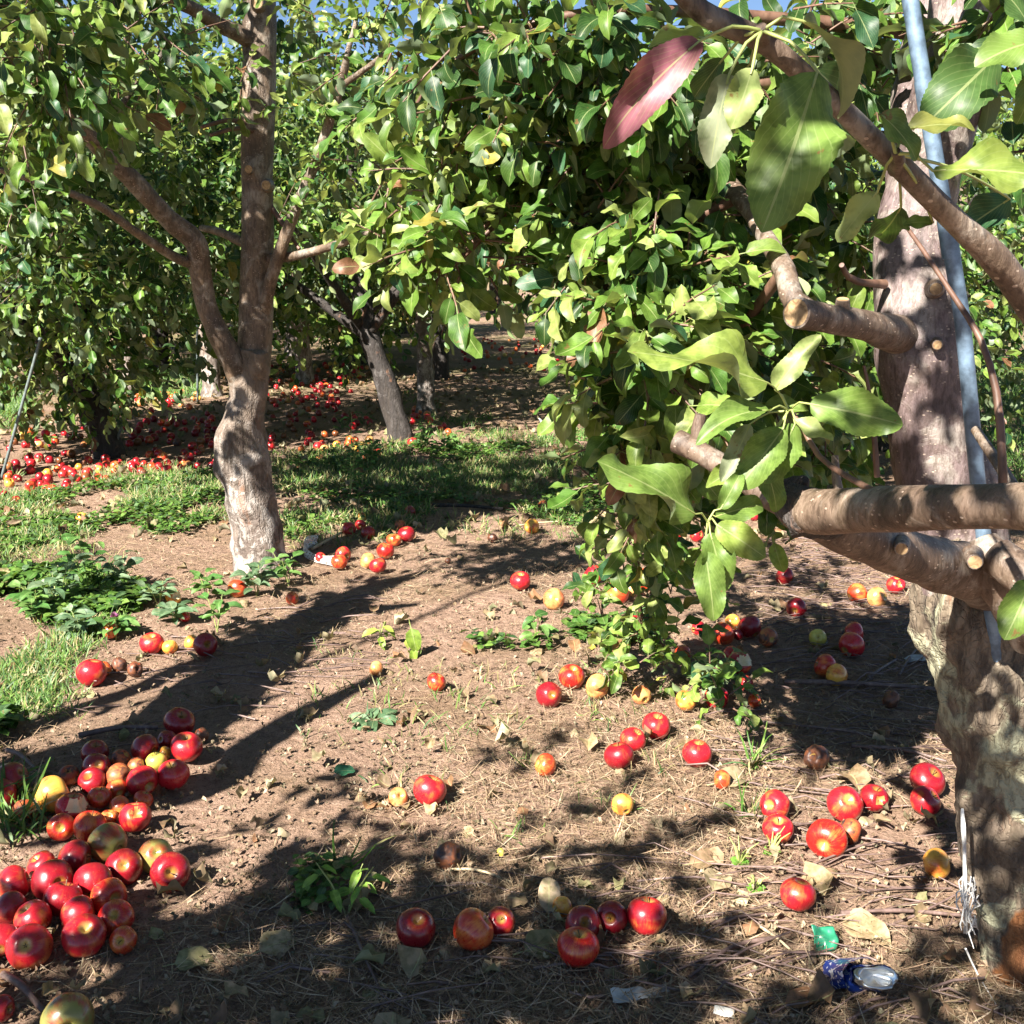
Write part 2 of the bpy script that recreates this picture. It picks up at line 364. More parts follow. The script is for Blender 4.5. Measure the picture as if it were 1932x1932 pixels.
# ------------------------------------------------------------------ leaves in bulk
def leaf_template(na, nc, curl=.6, fold=.25, wave=.0, serr=0., wid=.31, pet=True, twist=0., seed=0, shape=.78):
    r_ = random.Random(seed)
    ts = np.linspace(0, 1, na + 1); ss = np.linspace(-1, 1, nc + 1)
    th = curl * ts ** 1.3; dy = np.diff(ts, prepend=0)
    yy = np.cumsum(np.cos(th) * dy); zz = -np.cumsum(np.sin(th) * dy)
    V = []; UV = []
    for i, t in enumerate(ts):
        tt = t ** (shape + .1); hw = wid * max(.02, (4 * tt * (1 - tt)) ** .62) * (1 - .1 * t)
        if i == na: hw = .006
        for s in ss:
            e = 1 + (serr * (1 if i % 2 else -1) if abs(abs(s) - 1) < 1e-6 else 0)
            x = s * hw * e
            z = fold * abs(s) ** 1.3 * hw * 1.2 + wave * math.sin(t * 9 + seed * 1.7 + (1.5 if s > 0 else 0)) * abs(s) ** 2 * hw
            a = twist * t
            x2, z2 = x * math.cos(a) - z * math.sin(a), x * math.sin(a) + z * math.cos(a)
            V.append((x2, yy[i] - z2 * math.sin(th[i]) * -.2, zz[i] + z2)); UV.append(((s + 1) / 2, t))
    F_ = []; c = nc + 1
    for i in range(na):
        for j in range(nc): F_.append((i * c + j, i * c + j + 1, (i + 1) * c + j + 1, (i + 1) * c + j))
    if pet:
        b = len(V); V += [(-.012, -.26, .03), (.012, -.26, .03), (.012, 0.02, 0), (-.012, 0.02, 0)]; UV += [(.5, 0)] * 4
        F_.append((b, b + 1, b + 2, b + 3))
    return np.array(V), np.array(UV), F_
T_HI = [leaf_template(34, 6, c, f, w_ * 1.9, .025, wd * .74, False, tw, s) for s, (c, f, w_, wd, tw) in enumerate(
        [(.7, .3, .25, .30, .0), (1.1, .45, .15, .27, .5), (.3, .2, .35, .33, -.4), (-.5, .4, .25, .3, .3), (1.6, .5, .2, .26, -.6)])]
T_MID = [leaf_template(8, 4, c, f, w_, .0, wd * .88, True, tw, s) for s, (c, f, w_, wd, tw) in enumerate(
        [(.6, .3, .3, .31, 0), (1.0, .45, .2, .29, .5), (.2, .2, .4, .33, -.4), (-.4, .4, .3, .30, .3), (1.5, .55, .2, .27, -.5), (.8, .15, .5, .34, .2)])]
T_LOW = [leaf_template(4, 2, c, f, 0, 0, wd * .9, False, tw, s) for s, (c, f, wd, tw) in enumerate([(.7, .35, .33, 0), (1.2, .5, .3, .4), (.2, .25, .35, -.4), (-.4, .4, .32, .2)])]
T_DRY = [leaf_template(6, 4, c, f, w_, .0, wd, False, tw, s) for s, (c, f, w_, wd, tw) in enumerate(
        [(1.6, .7, .7, .33, .8), (2.2, -.6, .5, .3, -.7), (-1.2, .9, .8, .34, .5), (.6, -.5, .9, .36, 1.0), (1.0, 1.1, .6, .3, -.4)])]
T_GRASS = [leaf_template(5, 1, c, 0, 0, 0, wd, False, tw, s, shape=.45) for s, (c, wd, tw) in enumerate([(.5, .028, .3), (1.2, .022, -.5), (1.9, .03, .8), (.9, .035, 0)])]
T_STRAW = [leaf_template(2, 1, c, 0, 0, 0, wd, False, 0, s, shape=.6) for s, (c, wd) in enumerate([(.2, .018), (.5, .014), (-.2, .022)])]
T_WEED = [leaf_template(6, 4, c, f, .2, .0, wd, True, tw, s, shape=.7) for s, (c, f, wd, tw) in enumerate([(.8, .3, .22, 0), (1.2, .4, .2, .3), (.4, .2, .24, -.3)])]
T_CLOV = [leaf_template(3, 2, .5, .2, 0, 0, .42, False, 0, s, shape=.95) for s in range(2)]
class LB:
    def __init__(s): s.p = []; s.d = []; s.n = []; s.z = []; s.c = []; s.wd = []
    def add(s, p, d, n, z, c, wd=None):
        p = np.atleast_2d(p); k = len(p)
        s.p.append(p); s.d.append(np.broadcast_to(d, (k, 3))); s.n.append(np.broadcast_to(n, (k, 3)))
        s.z.append(np.broadcast_to(z, (k,))); s.c.append(np.broadcast_to(c, (k, 3)))
        s.wd.append(np.broadcast_to(1.0 if wd is None else wd, (k,)))
    def build(s, name, mt, templates, parent=None):
        p, d, n, z, c, wd = [np.concatenate(q) for q in (s.p, s.d, s.n, s.z, s.c, s.wd)]
        d = unit(d); x = unit(np.cross(d, n)); nn = np.cross(x, d)
        k = len(p); pick = rng.integers(0, len(templates), k)
        VV, UU, CC, FS, FL = [], [], [], [], []; off = 0
        for ti, (V, UV, F_) in enumerate(templates):
            q = np.nonzero(pick == ti)[0]
            if not len(q): continue
            W = (V[None, :, 0, None] * (x[q] * wd[q, None])[:, None] + V[None, :, 1, None] * d[q][:, None] + V[None, :, 2, None] * nn[q][:, None]) * z[q, None, None] + p[q][:, None]
            nv = len(V); f = np.array(F_)
            FS.append((f[None] + (np.arange(len(q)) * nv)[:, None, None] + off).reshape(-1, 4)); off += nv * len(q)
            VV.append(W.reshape(-1, 3)); UU.append(np.tile(UV, (len(q), 1))); CC.append(np.repeat(c[q], nv, 0))
        VV = np.concatenate(VV); FS = np.concatenate(FS); UU = np.concatenate(UU); CC = np.concatenate(CC)
        me = bpy.data.meshes.new(name); me.vertices.add(len(VV)); me.loops.add(FS.size); me.polygons.add(len(FS))
        me.vertices.foreach_set('co', VV.astype(np.float32).ravel()); me.loops.foreach_set('vertex_index', FS.astype(np.int32).ravel())
        me.polygons.foreach_set('loop_start', np.arange(0, FS.size, 4, dtype=np.int32))
        me.polygons.foreach_set('use_smooth', np.ones(len(FS), bool))
        uv = me.uv_layers.new(name='UVMap'); uv.data.foreach_set('uv', UU[FS.ravel()].astype(np.float32).ravel())
        ca = me.color_attributes.new('Col', 'FLOAT_COLOR', 'POINT')
        ca.data.foreach_set('color', np.concatenate([CC, np.ones((len(CC), 1))], 1).astype(np.float32).ravel())
        me.materials.append(mt); me.update(calc_edges=True)
        o = bpy.data.objects.new(name, me); sc.collection.objects.link(o)
        if parent: o.parent = parent
        return o
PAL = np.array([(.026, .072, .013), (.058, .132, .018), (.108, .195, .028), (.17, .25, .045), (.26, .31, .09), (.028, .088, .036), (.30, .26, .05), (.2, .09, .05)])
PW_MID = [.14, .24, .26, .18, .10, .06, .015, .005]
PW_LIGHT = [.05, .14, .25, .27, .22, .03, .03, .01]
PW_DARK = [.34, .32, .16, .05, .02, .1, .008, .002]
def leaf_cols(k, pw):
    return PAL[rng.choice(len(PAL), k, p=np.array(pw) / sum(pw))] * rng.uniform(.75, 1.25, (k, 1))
def rand_dir(k):
    return unit(rng.normal(size=(k, 3)))
def shoots(lb, org, axis, length, K, size, pw, spread=1.1, droop=.35, twigs=None, tw_r=.0025):
    """K leaves spiralling along each shoot"""
    S = len(org); axis = unit(axis); L = np.broadcast_to(length, (S,))
    h = unit(np.cross(axis, rand_dir(S))); g = np.cross(axis, h); ph = rng.uniform(0, 6.28, S)
    for k in range(K):
        t = (k + .6) / K; a = ph + k * 2.4 + rng.normal(0, .3, S)
        pos = org + axis * (L * t)[:, None] + np.array([0, 0, -1.]) * (droop * .3 * L * t * t)[:, None]
        radial = h * np.cos(a)[:, None] + g * np.sin(a)[:, None]
        sp = spread * (1 - .45 * t) + rng.normal(0, .18, S)
        d = axis * np.cos(sp)[:, None] + radial * np.sin(sp)[:, None] + np.array([0, 0, -droop])
        nrm = axis * .5 + np.array([0, 0, .55]) + SUNV * .55 + rng.normal(0, .38, (S, 3))
        sz = size * rng.uniform(.5, 1.3, S)
        lb.add(pos + unit(d) * (sz * .2)[:, None], d, nrm, sz, leaf_cols(S, pw))
    if twigs is not None:
        for i in range(S):
            e = org[i] + axis[i] * L[i]; m = org[i] + axis[i] * L[i] * .5
            e = e - np.array([0, 0, droop * .3 * L[i]]); m = m - np.array([0, 0, droop * .08 * L[i]])
            tube(twigs, [(*org[i], tw_r), (*m, tw_r * .75), (*e, tw_r * .4)], .08, 5, cap=(False, False))
def clump(lb, c, rad, n, K=8, size=.07, pw=PW_MID, length=(.12, .28), bias=(0, 0, .15), twigs=None, droop=.35):
    o = rand_dir(n) * (rad * rng.uniform(0, 1, (n, 1)) ** .5); ax = unit(o) + rand_dir(n) * .6 + np.array(bias)
    shoots(lb, np.asarray(c) + o, ax, rng.uniform(*length, n), K, size, pw, droop=droop, twigs=twigs)

# ================================================================== THE GROUND
def build_ground():
    def axis(lo, hi, dlo, dhi, step, grow=1.12):
        a = list(np.arange(dlo, dhi, step)); s = step
        while a[-1] < hi: s *= grow; a.append(a[-1] + s)
        s = step
        while a[0] > lo: s *= grow; a.insert(0, a[0] - s)
        return np.array(a)
    xs = axis(-260, 260, -2.2, 2.2, .02); ys = axis(-60, 420, 1.4, 6.0, .02)
    X, Y = np.meshgrid(xs, ys); q = np.stack([X, Y, 0 * X], -1)
    fade = np.clip((12 - np.hypot(X, Y)) / 6, 0, 1)
    Z = gh(X, Y) + fade * (.006 * fbm(q * 9, 3, 8) + .003 * np.abs(fbm(q * 26, 2, 9)) - .004)
    nx, ny = len(xs), len(ys); i = (np.arange(ny - 1)[:, None] * nx + np.arange(nx - 1)).ravel()
    F_ = np.stack([i, i + 1, i + nx + 1, i + nx], 1)
    me = bpy.data.meshes.new('ground'); V = np.stack([X, Y, Z], -1).reshape(-1, 3)
    me.vertices.add(len(V)); me.loops.add(F_.size); me.polygons.add(len(F_))
    me.vertices.foreach_set('co', V.astype(np.float32).ravel()); me.loops.foreach_set('vertex_index', F_.astype(np.int32).ravel())
    me.polygons.foreach_set('loop_start', np.arange(0, F_.size, 4, dtype=np.int32)); me.polygons.foreach_set('use_smooth', np.ones(len(F_), bool))
    me.materials.append(M['soil']); me.update(calc_edges=True)
    o = bpy.data.objects.new('ground', me); sc.collection.objects.link(o); tag(o, kind='structure')
build_ground()
def on_ground(px, py, dz=0.0):
    p = G(px, py, dz)
    for _ in range(2): p = G(px, py, float(gh(p[0], p[1])) + dz)
    return p
def poly_sample(poly, n):                           # random ground points inside an outline given by picture corners
    P = np.array([G(*q)[:2] for q in poly]); lo, hi = P.min(0), P.max(0); out = []
    while sum(map(len, out)) < n:
        s = rng.uniform(lo, hi, (max(n, 200) * 2, 2)); ins = np.zeros(len(s), bool); j = len(P) - 1
        for i in range(len(P)):
            c = ((P[i, 1] > s[:, 1]) != (P[j, 1] > s[:, 1])) & (s[:, 0] < (P[j, 0] - P[i, 0]) * (s[:, 1] - P[i, 1]) / (P[j, 1] - P[i, 1] + 1e-12) + P[i, 0])
            ins ^= c; j = i
        out.append(s[ins])
    s = np.concatenate(out)[:n]
    return np.column_stack([s, gh(s[:, 0], s[:, 1])])

# ================================================================== THE NEAR TREE ON THE RIGHT
def branch(name, rows, parent, m, n=16, step=.02, amp=.09, freq=20, capm=None, **k):
    """rows: picture x, picture y, metres ahead, radius in picture pixels"""
    mb = MB(); pts = [(*Q(a, b, Y), r * Y / F * 1.02) for a, b, Y, r in rows]
    tube(mb, pts, step, n, amp, freq, capmi=1 if capm else None, seed=random.randint(0, 99), **k)
    return mb.build(name, [m] + ([capm] if capm else []), parent)
def knob(parent, px, py, Y, r, nx=-.3, nz=.0, ln=1.2):       # a short sawn-off stub with a pale face
    c = Q(px, py, Y); d = unit(np.array([nx, -1, nz])); rr = r * Y / F
    mb = MB(); tube(mb, [(*(c - d * rr * 2.2), rr * 1.5), (*(c - d * rr * .6), rr * 1.25), (*(c + d * rr * .2), rr * 1.1), (*(c + d * rr * ln), rr)], rr * .35, 14, .06, 30, cap=(False, True), capmi=1)
    return mb.build('pruning_stub', [M['bark_limb'], M['cut']], parent)

right = tag(empty('apple_tree', G(1880, 1850)), 'near apple tree with thick flaking trunk, sawn-off limbs and hanging leaves beside a steel pole', 'tree')
def rel(o, root=right):                             # keep the world place of a part under its thing
    o.location = o.location - root.location; return o
_build = MB.build
def part(fn, *a, **k): return rel(fn(*a, **k))
YR = 1.92
P_ = lambda rows, nm='limb', m='bark_limb', **k: rel(branch(nm, rows, right, M[m], **k))
# trunk: old flaking wood below, smooth purple wood above
P_([(2000, 1990, 1.86, 150), (1975, 1880, 1.86, 128), (1950, 1750, 1.87, 110), (1930, 1600, 1.88, 106), (1905, 1450, 1.9, 104), (1880, 1300, 1.92, 108), (1850, 1180, 1.94, 112), (1818, 1080, 1.98, 98), (1795, 980, 2.0, 88)],
   'trunk', 'bark_old', n=72, amp=.16, freq=17, flute=.05, step=.009)
P_([(1825, 1120, 1.97, 90), (1795, 1000, 2.0, 87), (1768, 880, 2.0, 84), (1755, 760, 2.0, 76), (1742, 660, 2.02, 82), (1728, 540, 2.05, 72), (1725, 440, 2.08, 66), (1748, 330, 2.1, 62), (1785, 200, 2.1, 64), (1812, 80, 2.12, 62), (1830, -40, 2.14, 60), (1850, -260, 2.2, 54), (1870, -520, 2.3, 40), (1860, -800, 2.4, 22)],
   'trunk', 'bark_upper', n=40, amp=.10, freq=7, flute=.03, step=.015, burls=[(Q(1700, 650, 1.95), .06, .02), (Q(1770, 545, 1.97), .05, .015), (Q(1820, 960, 1.95), .07, .02)])
P_([(1700, 420, 2.12, 30), (1712, 300, 2.2, 36), (1728, 180, 2.28, 40), (1750, 60, 2.35, 38), (1770, -80, 2.4, 32), (1700, -420, 2.6, 20)], 'limb', 'bark_upper', n=24)
# the cut limb high on the trunk, with the shoot that climbs on from it
P_([(1740, 636, 2.08, 44), (1690, 630, 1.95, 36), (1640, 616, 1.86, 29), (1590, 606, 1.8, 26), (1545, 598, 1.76, 27), (1503, 590, 1.72, 29)], capm=M['cut'], n=28)
P_([(1535, 596, 1.79, 22), (1498, 568, 1.79, 22), (1480, 510, 1.84, 19), (1440, 440, 1.95, 16), (1395, 370, 2.05, 17), (1330, 310, 2.2, 15), (1250, 262, 2.35, 12), (1170, 230, 2.5, 10), (1080, 200, 2.65, 7)], n=16)
P_([(1588, 600, 1.8, 18), (1590, 565, 1.79, 12)], 'pruning_stub', capm=M['cut'], n=12)
P_([(1668, 536, 2.0, 9), (1620, 532, 1.95, 7), (1600, 522, 1.93, 6), (1588, 500, 1.9, 5)], 'spur', 'bark_twig', n=8)
# the low limb: from the trunk to a scarred knob, the grey arm doubling back, and the pink cut branch
P_([(1890, 1090, 1.88, 70), (1800, 1072, 1.70, 54), (1700, 1042, 1.56, 49), (1600, 1005, 1.46, 44), (1520, 962, 1.42, 42), (1482, 950, 1.42, 34)], n=36, amp=.09, freq=22, capm=M['bark_old'])
P_([(1505, 962, 1.39, 42), (1560, 966, 1.32, 43), (1660, 962, 1.23, 42), (1780, 957, 1.14, 43), (1900, 955, 1.07, 45), (2050, 958, 1.0, 56), (2300, 930, .9, 60)], 'limb', 'bark_limb', n=36, amp=.07, freq=12)
P_([(1530, 965, 1.44, 34), (1460, 942, 1.5, 25), (1390, 895, 1.56, 22), (1330, 858, 1.6, 21), (1278, 832, 1.63, 22)], capm=M['cut'], n=24)
P_([(1318, 838, 1.62, 14), (1316, 810, 1.62, 12), (1322, 782, 1.62, 10)], 'pruning_stub', n=12)
P_([(1960, 1200, 1.72, 52), (1905, 1120, 1.7, 46), (1870, 1060, 1.7, 48), (1850, 1020, 1.72, 30)], n=24)
P_([(2000, 1130, 1.6, 44), (1930, 1085, 1.62, 40), (1880, 1050, 1.66, 36)], n=24)
for a in [(1560, 985, 1.32, 9), (1700, 1032, 1.47, 13), (1838, 1056, 1.62, 15), (1765, 545, 1.93, 13), (1768, 650, 1.92, 9), (1540, 985, 1.33, 7)]: rel(knob(right, *a))
P_([(1478, 968, 1.40, 18), (1500, 955, 1.375, 40), (1530, 966, 1.37, 47), (1556, 985, 1.385, 34), (1580, 1000, 1.42, 14)], 'scarred_knob', 'bark_dark', n=36, amp=.28, freq=40, step=.006)
P_([(1500, 925, 1.42, 26), (1512, 912, 1.41, 16), (1520, 905, 1.40, 6)], 'scarred_knob', 'bark_dark', n=20, amp=.3, freq=50, step=.005)
# thin shoots
P_([(1722, 985, 1.16, 9), (1690, 950, 1.2, 7), (1600, 900, 1.27, 6), (1545, 860, 1.32, 5.5), (1510, 800, 1.34, 5), (1488, 772, 1.35, 5)], 'twig', 'bark_twig', n=8)
P_([(1590, 955, 1.32, 9), (1578, 905, 1.33, 9), (1575, 860, 1.34, 7)], 'spur', 'bark_limb', n=10, capm=M['cut'])
P_([(1655, 900, 1.9, 6), (1650, 830, 1.9, 5), (1640, 740, 1.9, 4), (1630, 690, 1.9, 3)], 'twig', 'bark_twig', n=8)
P_([(1893, 925, 1.12, 9), (1890, 850, 1.12, 8), (1880, 740, 1.14, 7), (1850, 640, 1.16, 6), (1800, 560, 1.2, 5), (1740, 470, 1.25, 4), (1690, 400, 1.3, 3)], 'twig', 'bark_twig', n=8)
P_([(1925, 940, 1.3, 13), (1880, 870, 1.35, 11), (1840, 810, 1.4, 9)], 'twig', 'bark_tan', n=10)
# the branch that crosses close to the camera
P_([(1180, -180, .82, 22), (1300, 0, .84, 19), (1380, 50, .85, 19), (1445, 82, .85, 19), (1560, 180, .87, 18), (1690, 305, .9, 20), (1800, 415, .93, 22), (1880, 490, .95, 25), (1945, 580, .97, 27), (2080, 780, 1.0, 30)], 'limb', 'bark_limb', n=20, step=.008)
P_([(1440, 80, .85, 13), (1438, 62, .835, 12), (1436, 50, .83, 9)], 'spur', 'bark_limb', n=12, step=.003)
P_([(1690, 320, .9, 14), (1695, 300, .88, 12), (1690, 285, .87, 8)], 'spur', 'bark_limb', n=12, step=.003)

# big single leaves near the camera: (foot x, y, m), (tip x, y, m), width factor, facing, colour
GRN = (.14, .22, .045); YGR = (.22, .29, .06); PAL_ = (.30, .36, .13); DGR = (.06, .12, .03); PUR = (.25, .09, .115); GRY = (.24, .27, .17); TEAL = (.035, .10, .045); OLV = (.20, .21, .05)
def leaf_cluster(name, node, leaves):
    nd = Q(*node); root = MB(); L = []
    for (fx, fy, fY, tx, ty, tY, wd, face, col) in leaves:
        f = Q(fx, fy, fY); t_ = Q(tx, ty, tY); L.append((f, t_ - f, wd, face, col))
        md = (nd + f) / 2 + np.array([0, 0, .006]); tube(root, [(*nd, .0014), (*md, .0012), (*f, .0011), (*(f + (t_ - f) * .12), .0009)], .012, 6, cap=(False, False))
    st = rel(root.build(name, M['green_stem'], right))
    for i, (f, d, wd, face, col) in enumerate(L):
        lb = LB(); n = np.array([0, -1, 0]) * face[0] + np.array([0, 0, 1.]) * face[1] + np.array([1., 0, 0]) * face[2]
        lb.add(f, d, n, np.linalg.norm(d) * 1.08, np.array(col), wd)
        o = lb.build('leaf', M['leaf'], [T_HI[face[3]] if len(face) > 3 else T_HI[i % 3]])
        o.parent = st; o.location = -np.array(right.location)
        o.location = Vector((0, 0, 0)) - Vector(right.location) - Vector(st.location)
    return st
def mrow(rows):                                     # keeps the leaf tables short
    return rows
leaf_cluster('leaf_cluster', (1438, 58, .83), [
    (1320, 78, .81, 1135, 225, .78, .8, (1, .35, -.1, 1), PUR), (1330, 72, .84, 1228, 62, .84, 1.3, (.8, .8, 0, 0), YGR),
    (1376, 140, .82, 1335, 300, .81, .95, (1, .2, -.3, 0), GRY), (1420, 128, .81, 1388, 232, .8, 1.2, (1, .1, .2, 2), PAL_),
    (1415, 120, .87, 1340, 225, .9, 1.1, (1, .2, 0, 0), DGR), (1542, 135, .80, 1462, 405, .76, 1.0, (1, .1, .15, 2), GRN),
    (1515, 40, .82, 1668, 140, .86, .9, (.6, .9, 0, 1), OLV),
    (1540, 130, .9, 1640, 275, .95, .9, (.9, .5, .3, 0), DGR), (1365, 110, .86, 1300, 190, .88, 1.0, (1, .2, 0, 0), DGR)])
leaf_cluster('leaf_cluster', (1690, 290, .87), [
    (1760, 322, .86, 1965, 312, .84, .8, (.7, .7, 0, 2), YGR), (1660, 215, .86, 1745, 282, .85, 1.2, (.8, .6, 0, 0), GRN),
    (1712, 245, .88, 1838, 212, .87, .95, (.6, .8, 0, 0), OLV), (1655, 362, .9, 1585, 448, .9, 1.0, (1, .3, -.2, 2), PAL_),
    (1700, 390, .95, 1650, 480, 1.0, 1.0, (1, .2, 0, 0), DGR), (1905, 375, 1.0, 1805, 440, 1.02, 1.25, (1, .4, 0, 2), TEAL),
    (1760, 420, .93, 1710, 415, .93, 1.2, (.9, .5, 0, 0), GRN)])
leaf_cluster('leaf_cluster', (1985, 110, .95), [
    (1880, 105, .95, 1762, 222, .93, 1.35, (1, .2, .1, 2), DGR), (1950, 80, .92, 1862, 95, .9, 1.5, (.8, .6, .1, 0), GRN), (1945, 60, .93, 1905, -40, .92, 1.3, (.8, .6, .1, 0), DGR), (1960, 130, .95, 1930, 230, .95, 1.3, (1, .3, 0, 0), GRN)])
leaf_cluster('leaf_cluster', (1488, 775, 1.34), [
    (1448, 722, 1.3, 1222, 642, 1.24, .75, (.7, .8, 0, 2), YGR), (1528, 762, 1.3, 1695, 792, 1.27, 1.05, (.9, .4, .05, 2), GRN),
    (1462, 735, 1.32, 1535, 632, 1.3, .8, (.9, .3, -.4, 0), PAL_), (1452, 775, 1.3, 1328, 768, 1.25, .8, (.4, .9, 0, 1), GRN),
    (1500, 792, 1.3, 1565, 838, 1.28, 1.0, (.8, .5, 0, 3), PAL_), (1478, 808, 1.32, 1400, 915, 1.3, 1.1, (1, .3, 0, 2), GRN),
    (1440, 870, 1.34, 1478, 965, 1.33, 1.1, (1, .2, .2, 0), GRN), (1500, 800, 1.34, 1450, 905, 1.32, 1.15, (1, .1, 0, 2), GRN),
    (1415, 800, 1.36, 1370, 905, 1.36, .8, (1, .2, -.5, 3), GRY), (1430, 870, 1.36, 1330, 905, 1.36, .9, (.8, .7, 0, 0), YGR)])
leaf_cluster('leaf_cluster', (1335, 985, 1.3), [
    (1312, 970, 1.28, 1162, 870, 1.22, .85, (.8, .6, 0, 2), GRN), (1352, 990, 1.28, 1440, 1045, 1.26, 1.2, (.9, .4, 0, 2), YGR),
    (1340, 1005, 1.28, 1370, 1110, 1.26, 1.2, (1, .2, .2, 2), GRN), (1330, 1040, 1.27, 1352, 1168, 1.24, 1.0, (1, .1, 0, 0), GRN),
    (1360, 960, 1.3, 1400, 890, 1.3, 1.0, (.9, .4, 0, 0), GRN), (1350, 975, 1.3, 1450, 940, 1.32, 1.0, (.8, .5, 0, 0), GRN)])
leaf_cluster('leaf_cluster', (1990, 1080, 1.15), [
    (1945, 1095, 1.12, 1905, 1200, 1.1, 1.25, (1, .3, 0, 2), GRN), (1990, 1100, 1.14, 1970, 1210, 1.14, 1.1, (1, .2, 0, 0), DGR)])

# the leafy curtain: (picture x, y, metres ahead, radius m, shoots, palette); sun and shade put into leaf colour by clump
def right_crown():
    lb = LB(); tw = MB()
    C = [(790, 430, 2.15, .11, 10, 1), (830, 500, 2.15, .09, 9, 1), (770, 360, 2.2, .12, 10, 1), (840, 250, 2.2, .14, 11, 1), (760, 250, 2.4, .11, 8, 1), (730, 100, 2.3, .12, 8, 0),
         (820, 90, 2.2, .15, 12, 2), (930, 60, 2.1, .16, 14, 2), (900, 170, 2.1, .15, 14, 2), (1020, 120, 2.0, .18, 17, 2), (1110, 60, 2.0, .18, 16, 2), (1000, 240, 2.1, .17, 16, 0), (1110, 220, 2.1, .18, 17, 2),
         (1200, 130, 2.0, .18, 17, 2), (930, 330, 2.3, .13, 12, 0), (1030, 370, 2.3, .16, 16, 0), (1140, 340, 2.2, .19, 20, 0), (1240, 300, 2.2, .19, 20, 0), (1330, 220, 2.3, .2, 20, 2), (1060, 460, 2.3, .12, 13, 0),
         (1150, 460, 2.1, .18, 22, 0), (1260, 430, 2.1, .2, 24, 0), (1360, 420, 2.3, .2, 20, 0), (1100, 560, 2.0, .11, 13, 1), (1190, 570, 1.95, .16, 20, 1), (1300, 560, 2.1, .2, 24, 0), (1400, 560, 2.3, .18, 16, 0),
         (1130, 650, 1.85, .10, 12, 1), (1220, 680, 1.9, .15, 19, 1), (1330, 690, 2.1, .18, 20, 0), (1430, 700, 2.3, .16, 13, 0), (1120, 740, 2.0, .09, 11, 1), (1210, 780, 2.0, .15, 18, 1), (1310, 800, 2.2, .17, 16, 0),
         (1150, 830, 2.1, .09, 10, 1), (1220, 880, 2.2, .12, 12, 1), (1160, 930, 2.3, .09, 8, 1), (1260, 960, 2.4, .10, 7, 0),
         (1440, 300, 2.4, .18, 17, 0), (1430, 120, 2.2, .18, 15, 2), (1550, 80, 2.3, .16, 14, 2), (1580, 260, 2.5, .2, 18, 0), (1530, 430, 2.5, .2, 17, 0), (1600, 420, 2.6, .18, 15, 0), (1620, 100, 2.6, .18, 14, 2), (1560, 640, 2.7, .2, 14, 0), (1480, 800, 2.6, .18, 12, 0), (1590, 790, 2.8, .16, 10, 0), (1420, 880, 2.5, .14, 9, 0),
         (1900, 60, 1.9, .14, 9, 2), (1960, 250, 1.9, .16, 9, 2), (1990, -60, 2.0, .22, 14, 2)]
    for (x, y, Y, r, n, pi) in C:
        edge = 760 if y < 560 else 1105              # keep the lane side of the curtain open
        if 870 < x < 1130 and 300 < y < 620: x += 75; n *= .6
        x = x + max(0, 90 - max(0, x - edge) * .5)
        if x < 1000: n *= .9
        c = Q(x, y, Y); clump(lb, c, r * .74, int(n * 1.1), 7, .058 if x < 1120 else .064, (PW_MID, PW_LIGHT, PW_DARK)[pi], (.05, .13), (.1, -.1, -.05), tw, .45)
    for (x, y, Y, r, n) in [(900, 280, 3.2, .18, 12), (990, 380, 3.2, .18, 12), (920, 430, 3.1, .14, 9), (1010, 500, 3.0, .12, 8), (860, 180, 3.0, .18, 11), (1090, 440, 2.9, .18, 10), (880, 330, 2.7, .12, 8), (740, 180, 2.7, .10, 6), (780, 60, 2.6, .14, 8), (960, 180, 2.9, .18, 10),
                            (745, 330, 2.3, .08, 6), (800, 400, 2.2, .08, 7), (820, 470, 2.15, .07, 6), (770, 455, 2.2, .07, 6), (850, 330, 2.3, .09, 7)]:
        clump(lb, Q(x, y, Y), r, int(n * .7), 7, .062, PW_LIGHT if x < 860 and y > 320 else PW_MID, (.05, .12), (0, 0, 0), tw, .4)  # paler leaf mix on the cluster that should look sunlit
    # leaves above the frame whose shade mottles the trunk
    for (x, y, Y, t_, n) in [(1700, 560, 2.0, 1.6, 2), (1790, 735, 1.95, 1.65, 3), (1690, 790, 1.95, 1.7, 2), (1760, 560, 2.0, 1.6, 2), (1790, 905, 1.95, 1.7, 3), (1730, 650, 2.0, 1.7, 2), (1880, 1250, 1.85, 2.2, 3), (1840, 1420, 1.83, 2.4, 2), (1930, 1380, 1.8, 2.3, 3), (1900, 1560, 1.8, 2.5, 3), (1860, 1700, 1.8, 2.6, 2), (1740, 840, 1.95, 2.2, 2), (1800, 790, 1.95, 1.9, 2), (1720, 720, 1.98, 2.0, 2), (1900, 960, 1.07, 2.2, 2), (1720, 950, 1.2, 2.3, 2)]:
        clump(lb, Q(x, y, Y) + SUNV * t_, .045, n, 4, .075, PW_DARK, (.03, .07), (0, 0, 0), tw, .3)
    # top of the crown, above the picture
    top = np.array(Q(1650, -300, 2.1))
    for i in range(24):
        c = np.array([rng.uniform(.1, 1.7), rng.uniform(.9, 3.2), rng.uniform(2.2, 3.5)])
        clump(lb, c, .22, 11, 7, .08, PW_DARK, (.12, .25), (0, 0, .2), None, .3)
    # the long shoot that hangs to the ground, with its sprays
    hang = [(1260, 800, 1.9, 6), (1245, 900, 2.3, 6), (1225, 960, 2.7, 6.5), (1206, 1020, 3.0, 6), (1200, 1090, 3.15, 5.5), (1212, 1170, 3.2, 4.5), (1228, 1215, 3.2, 3)]
    pts = [(*Q(a, b, Y), r * Y / F) for a, b, Y, r in hang]; tube(tw, pts, .03, 8)
